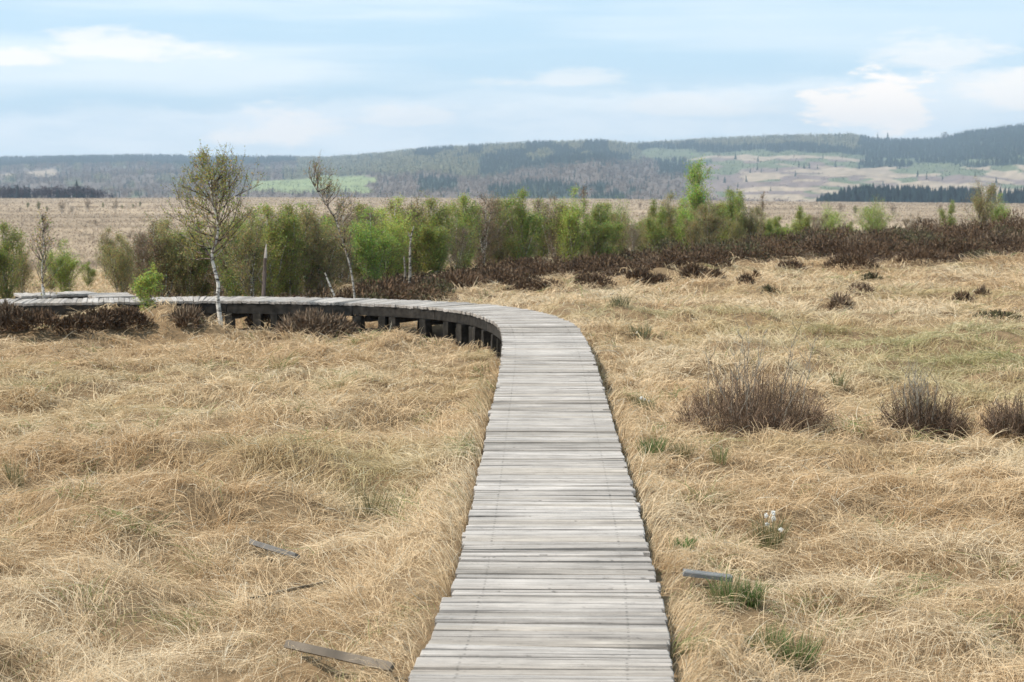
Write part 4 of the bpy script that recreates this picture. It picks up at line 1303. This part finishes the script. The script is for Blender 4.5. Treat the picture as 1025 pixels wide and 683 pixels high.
for k, px, Y, ty, wk, lab, grp in TREES:
    if lab is None:
        lab = {GT: 'young birch of even height growing in the green thicket beyond the heather', GO: 'olive brown half leafed birch in the thicket behind the white stemmed tree', GL: 'small leafy birch among those around the far left boardwalk'}[grp]
    if px > 140 and px < 520:
        Y = min(Y, float(np.interp(px, [140, 260, 300, 400, 480, 520], [32, 32.5, 34, 39, 45, 50])) + random.uniform(-.8, 1.5))
    place(k, px, Y, ty, wk, lab, 'tree', grp)

# bright bush before the left boardwalk
VAR['bush'] = birch_meshes(21, 3, .42, 5, .02, 52, 8, 8, .10, BRIGHT, trunk_r=.015)
place('bush', 148, 25.35, 267, 1.1, 'small vivid green bush in front of the boardwalk left of the white birch', 'bush', None, 'green_bush')
# bare white-stemmed birch at the left
VAR['leftbirch'] = birch_meshes(22, 3, .22, 1, .30, 40, 8, 1.6, .05, OLIVEL, trunk_r=.026, stem_pts=[(.16, 0, -.1), (.13, 0, .4), (.04, .02, .9), (-.02, 0, 1.5), (.05, 0, 2.2), (0, 0, 3.0)], twc=(.19, .15, .125))
place('leftbirch', 42, 27.6, 214, 1.0, 'nearly bare white stemmed birch standing behind the left boardwalk', rotz=0)

# the white-stemmed birch in front
Yb = 25.1
Xb, zb = xz(220, Yb), float(H0(xz(220, Yb), Yb))
def bp(px, py): return (xz(px, Yb) - Xb, rng.normal(0, .01), z_of(py, Yb) - zb)
stem = [bp(221, 340), bp(219, 318), bp(217, 298), bp(218, 285), bp(214, 268), bp(212, 255), bp(217, 238), bp(218, 222), bp(213, 202), bp(212, 180), bp(210, 154)]
VAR['front'] = birch_meshes(23, z_of(156, Yb) - zb, .36, 1, .42, 54, 10, 12, .022, YELL, trunk_r=.044, up=(6, 54), stem_pts=stem, twc=(.15, .115, .09), bias=(-.15, 0), shape='oval', twig_r=.0026, leafj=.03)
e = link('birch_tree', None, loc=(Xb, Yb, zb)); tag(e, 'tallest white stemmed birch with sparse yellowish leaves in front of the boardwalk', 'tree')
link('trunk', VAR['front'][0], e); link('crown', VAR['front'][1], e)

# the leaning, almost leafless birch behind the walk
Yl = 28.4
Xl, zl = xz(354, Yl), float(H0(xz(354, Yl), Yl))
def lp(px, py): return (xz(px, Yl) - Xl, rng.normal(0, .01), z_of(py, Yl) - zl)
stem = [lp(355, 312), lp(353, 285), lp(349, 262), lp(341, 235), lp(335, 218), lp(325, 202), lp(316, 188), lp(310, 176)]
VAR['lean'] = birch_meshes(24, z_of(172, Yl) - zl, .22, 1, .30, 28, 8, 6, .020, OLIVEL * .95, barkt=.6, trunk_r=.020, up=(25, 80), stem_pts=stem, twc=(.20, .155, .125), shape='round', bias=(.12, 0), twig_r=.0030, leafj=.03)
e = link('birch_tree', None, loc=(Xl, Yl, zl)); tag(e, 'slender birch leaning left, almost leafless, behind the raised boardwalk', 'tree')
link('trunk', VAR['lean'][0], e); link('crown', VAR['lean'][1], e)


# dead snags
def snag(pts, Y, rads, label, col, name='dead_snag', forks=(), tip=None):
    X, z = xz(pts[0][0], Y), float(H0(xz(pts[0][0], Y), Y))
    rg = np.random.default_rng(int(pts[0][0]))
    f = lambda a: np.array([xz(a[0], Y) - X, rg.normal(0, .015), z_of(a[1], Y) - z])
    P = catmull(np.array([f(p) for p in pts]), 4)
    r = np.interp(np.linspace(0, 1, len(P)), np.linspace(0, 1, len(rads)), rads) / FPX * Y * .5 * rg.uniform(.85, 1.15, len(P))
    b = MB(); b.tube(P, r, 7, 0, col, True)
    if tip is not None:
        n0 = int(len(P) * .66); b.tube(P[n0:] + np.array([.008, -.012, 0]), r[n0:] * .9, 7, 0, tip, True)
    for fk in forks:
        b.tube(np.array([f(p) for p in fk]), np.linspace(2.0, .8, len(fk)) / FPX * Y * .5, 5, 0, col, True)
    o = link(name, b.mesh(name, [M_TWIG if tip is not None else M_BARK], False), loc=(X, Y, z)); tag(o, label, 'dead tree')


snag([(263, 296), (264, 275), (265, 258), (266, 244)], 28.6, [4.6, 4.0, 3.4, 1.0], 'thick broken dead stump with a pale tip behind the boardwalk', (.13, .10, .085), tip=(.42, .38, .33), forks=[[(264, 285), (260, 281), (258, 276)]])
snag([(409, 290), (410, 270), (410, 252), (411, 238), (414, 226)], 33, [3.2, 2.6, 2.2, 1.7, .8], 'thin pale dead birch trunk with a forked top above the heather', (.55, .52, .48), forks=[[(411, 240), (408, 232)]])
snag([(404, 288), (405, 272), (404, 256)], 33.3, [3, 2.4, 1.5], 'short dark dead stem left of the forked dead trunk', (.4, .36, .33))
snag([(334, 296), (329, 284), (325, 273)], 28.3, [2.2, 1.8, 1.0], 'thin white dead stick leaning left behind the boardwalk', (1, 1, 1), 'dead_stick')
snag([(45, 316), (43, 300), (41, 284)], 26.9, [2.6, 2.2, 1.4], 'thin white dead stem beside the far left boardwalk', (1, 1, 1), 'dead_stick')

# scattered bushes on the open moor
GM = 'lone bushes scattered over the open moor'
MOOR = [(20, 213, 's2', 5), (28, 208, 's1', 4), (39, 210, 's1', 6), (47, 212, 's1', 4), (62, 214, 's2', 10), (72, 214, 's2', 6), (88, 212, 's2', 10), (103, 208, 's1', 4), (115, 212, 's2', 9), (122, 209, 's1', 3),
        (140, 207, 's1', 4), (133, 208, 's1', 3), (60, 252, 's2', 9), (130, 240, 's2', 5), (96, 226, 's2', 5), (240, 208, 's2', 8), (404, 220, 's2', 9), (414, 221, 's1', 7), (425, 219, 's2', 8), (432, 223, 's1', 5), (437, 219, 's2', 5),
        (500, 212, 's2', 6), (512, 214, 's1', 5), (548, 210, 's2', 6), (640, 209, 's2', 5), (840, 214, 's2', 8), (855, 214, 's1', 6), (893, 216, 's2', 9), (700, 214, 's2', 6), (800, 214, 's2', 7), (940, 212, 's2', 6), (660, 211, 's2', 4), (350, 205, 's2', 5), (475, 206, 's1', 4), (310, 208, 's2', 5)]
for px, py, k, hp in MOOR:
    X, Y, Z = hit(px, py)
    if Y > 880: Y = 880 + rng.uniform(-60, 0); X = xz(px, Y); Z = float(H0(X, Y))
    s = max(.25, hp * 1.3 / FPX * Y / 3)
    e = link('moor_bush', None, loc=(X, Y, Z), rot=(0, 0, rng.uniform(0, 6)), scale=(s, s, s))
    tag(e, 'small dark bush dotted far out on the pale open moor', 'bush', GM)
    link('crown', VAR[k][1], e); link('trunk', VAR[k][0], e)


# ------------------------------------------------------------------ sky, sun, haze
SUN_EL, SUN_AZ = R(52), R(-104)        # azimuth from +Y (the view) towards -X


def make_world():
    w = bpy.data.worlds.new('World'); scene.world = w; w.use_nodes = True
    nt = w.node_tree; nt.nodes.clear()
    out = N(nt, 'ShaderNodeOutputWorld'); bg = N(nt, 'ShaderNodeBackground'); bg.inputs['Strength'].default_value = .10
    sky = N(nt, 'ShaderNodeTexSky', sky_type='NISHITA'); sky.sun_disc = False
    sky.sun_elevation = SUN_EL; sky.sun_rotation = SUN_AZ
    sky.air_density = 1.0; sky.dust_density = 1.2; sky.ozone_density = 1.5; sky.altitude = 600
    tc = N(nt, 'ShaderNodeTexCoord'); sx = N(nt, 'ShaderNodeSeparateXYZ'); nt.links.new(tc.outputs['Generated'], sx.inputs[0])
    def math_(op, a, b=None):
        n = N(nt, 'ShaderNodeMath', operation=op)
        for i, v in enumerate((a, b)):
            if v is None: continue
            if isinstance(v, (int, float)): n.inputs[i].default_value = v
            else: nt.links.new(v, n.inputs[i])
        return n.outputs[0]
    def mr(s, a, b, c, d, smooth=True):
        r = N(nt, 'ShaderNodeMapRange'); r.interpolation_type = 'SMOOTHSTEP' if smooth else 'LINEAR'
        r.inputs[1].default_value = a; r.inputs[2].default_value = b; r.inputs[3].default_value = c; r.inputs[4].default_value = d
        nt.links.new(s, r.inputs[0]); return r.outputs[0]
    az = math_('ARCTAN2', sx.outputs[0], sx.outputs[1]); el = math_('ARCSINE', sx.outputs[2])
    cb = N(nt, 'ShaderNodeCombineXYZ'); nt.links.new(az, cb.inputs[0]); nt.links.new(el, cb.inputs[1])
    def noise(scale, detail, off=(0, 0, 0), rough=.5):
        mp = N(nt, 'ShaderNodeMapping'); mp.inputs['Scale'].default_value = scale; mp.inputs['Location'].default_value = off
        nt.links.new(cb.outputs[0], mp.inputs[0])
        n = N(nt, 'ShaderNodeTexNoise'); n.inputs['Scale'].default_value = 1; n.inputs['Detail'].default_value = detail; n.inputs['Roughness'].default_value = rough
        nt.links.new(mp.outputs[0], n.inputs['Vector']); return n.outputs['Fac']
    big = noise((5.5, 34, 1), 6, (3.1, 1.7, 0), .55)
    fine = noise((42, 120, 1), 6, (9, 2, 0), .62)
    med = noise((16, 62, 1), 6, (2, 5, 0), .58)
    streak = noise((3.6, 42, 1), 4, (7.7, .4, 0), .5)
    veil = math_('ADD', mr(streak, .36, .66, 0, 1), math_('MULTIPLY', math_('SUBTRACT', med, .5), .4))
    # blue opening to the upper right, bright bank low over the hills with a ragged top edge
    gap = mr(math_('ADD', az, math_('MULTIPLY', math_('SUBTRACT', big, .5), .5)), -.02, .22, 1, .42)
    veil = math_('MULTIPLY', veil, gap)
    edge = math_('ADD', el, math_('ADD', math_('MULTIPLY', math_('SUBTRACT', fine, .5), .007), math_('MULTIPLY', math_('SUBTRACT', med, .5), .022)))
    edge = math_('SUBTRACT', edge, math_('MULTIPLY', az, .045))
    bank = mr(edge, .033, .042, 1, 0)
    bank = math_('MULTIPLY', bank, mr(med, .32, .62, .5, 1))
    fac = math_('MAXIMUM', math_('MULTIPLY', veil, .75), math_('MULTIPLY', bank, .92))
    # cumulus heads: lumpy tops, flat undersides
    def puff(px, py, rx, ry, k):
        A = math.atan((px - CX) / FPX); E = (HOR - py) / FPX
        dx = math_('DIVIDE', math_('SUBTRACT', az, A), rx / FPX); dy = math_('DIVIDE', math_('SUBTRACT', el, E), ry / FPX)
        dy = math_('MAXIMUM', dy, math_('MULTIPLY', dy, -2.1))
        d = math_('SQRT', math_('ADD', math_('MULTIPLY', dx, dx), math_('MULTIPLY', dy, dy)))
        d = math_('ADD', d, math_('ADD', math_('MULTIPLY', math_('SUBTRACT', med, .5), 2.4), math_('MULTIPLY', math_('SUBTRACT', fine, .5), 1.3)))
        return math_('MULTIPLY', mr(d, .55 if k == 1.0 else .35, .95 if k == 1.0 else 1.1, 1, 0), k)
    pf = None
    for a in ((880, 114, 74, 50, 1.0), (285, 132, 75, 30, .8), (120, 55, 90, 26, .6), (15, 64, 60, 16, .65), (395, 120, 60, 16, .5), (930, 62, 80, 26, .5), (565, 82, 70, 14, .45), (1010, 98, 75, 34, .7), (690, 108, 90, 20, .4)):
        q = puff(*a); pf = q if pf is None else math_('MAXIMUM', pf, q)
    # colours: sky, grey-blue cloud base, white veil, warm heads
    def mix(f, a, b):
        m = N(nt, 'ShaderNodeMix', data_type='RGBA'); 
        if isinstance(f, float): m.inputs[0].default_value = f
        else: nt.links.new(f, m.inputs[0])
        for i, v in ((6, a), (7, b)):
            if isinstance(v, tuple): m.inputs[i].default_value = (*v, 1)
            else: nt.links.new(v, m.inputs[i])
        return m.outputs[2]
    base = mix(SKY_MIX, sky.outputs[0], SKY_BLUE)
    c = mix(fac, base, CLOUD)
    c = mix(pf, c, CLOUD_HEAD)
    nt.links.new(c, bg.inputs['Color']); nt.links.new(bg.outputs[0], out.inputs['Surface'])


SKY_MIX = .8
SKY_BLUE = (4.75, 6.65, 8.15)
CLOUD = (7.7, 8.25, 8.5)
CLOUD_HEAD = (9.9, 9.1, 8.3)
make_world()

sl = bpy.data.lights.new('sun', 'SUN'); sl.energy = 4.0; sl.angle = R(.55); sl.color = (1, .95, .87)
so = bpy.data.objects.new('sun', sl); COL.objects.link(so)
from mathutils import Vector
sd = Vector((math.sin(SUN_AZ) * math.cos(SUN_EL), math.cos(SUN_AZ) * math.cos(SUN_EL), math.sin(SUN_EL)))
so.rotation_euler = (-sd).to_track_quat('-Z', 'Y').to_euler()
so.location = (-20, 10, 60)

HAZE = 1.7e-4
if HAZE:
    b = MB(); b.box((0, 1950, -45), (4200, 0, 0), (0, 3350, 0), (0, 0, 175))
    hm, nt, out = new_mat('haze')
    pv = N(nt, 'ShaderNodeVolumePrincipled'); pv.inputs['Density'].default_value = HAZE
    pv.inputs['Color'].default_value = (.70, .84, 1.0, 1); pv.inputs['Anisotropy'].default_value = .25
    nt.links.new(pv.outputs[0], out.inputs['Volume'])
    me = b.mesh('haze', [hm])
    tag(link('haze', me), 'thin bluish haze over the moor and the far hills', 'haze', kind='stuff')

# ------------------------------------------------------------------ camera and render settings
cam = bpy.data.cameras.new('camera'); co = bpy.data.objects.new('camera', cam); COL.objects.link(co)
cam.sensor_width = 36; cam.lens = FPX / 1024 * 36; cam.clip_start = .1; cam.clip_end = 20000
co.location = (0, 0, CAMZ); co.rotation_euler = (math.pi / 2 - PITCH, 0, 0)
cam.dof.use_dof = True; cam.dof.focus_distance = 11.5; cam.dof.aperture_fstop = 7.5
scene.camera = co
vs = scene.view_settings
vs.view_transform = 'Standard'; vs.look = 'None'; vs.exposure = 0.45; vs.gamma = 1; vs.use_curve_mapping = False
cy = scene.cycles
cy.max_bounces = 6; cy.diffuse_bounces = 3; cy.glossy_bounces = 2; cy.transmission_bounces = 4; cy.transparent_max_bounces = 4; cy.volume_bounces = 0
cy.use_adaptive_sampling = True; cy.adaptive_threshold = .02
cy.use_denoising = True
try:
    cy.denoiser = 'OPENIMAGEDENOISE'; cy.denoising_prefilter = 'ACCURATE'; cy.denoising_input_passes = 'RGB_ALBEDO_NORMAL'
except Exception as ex:
    print(ex)
cy.caustics_reflective = False; cy.caustics_refractive = False
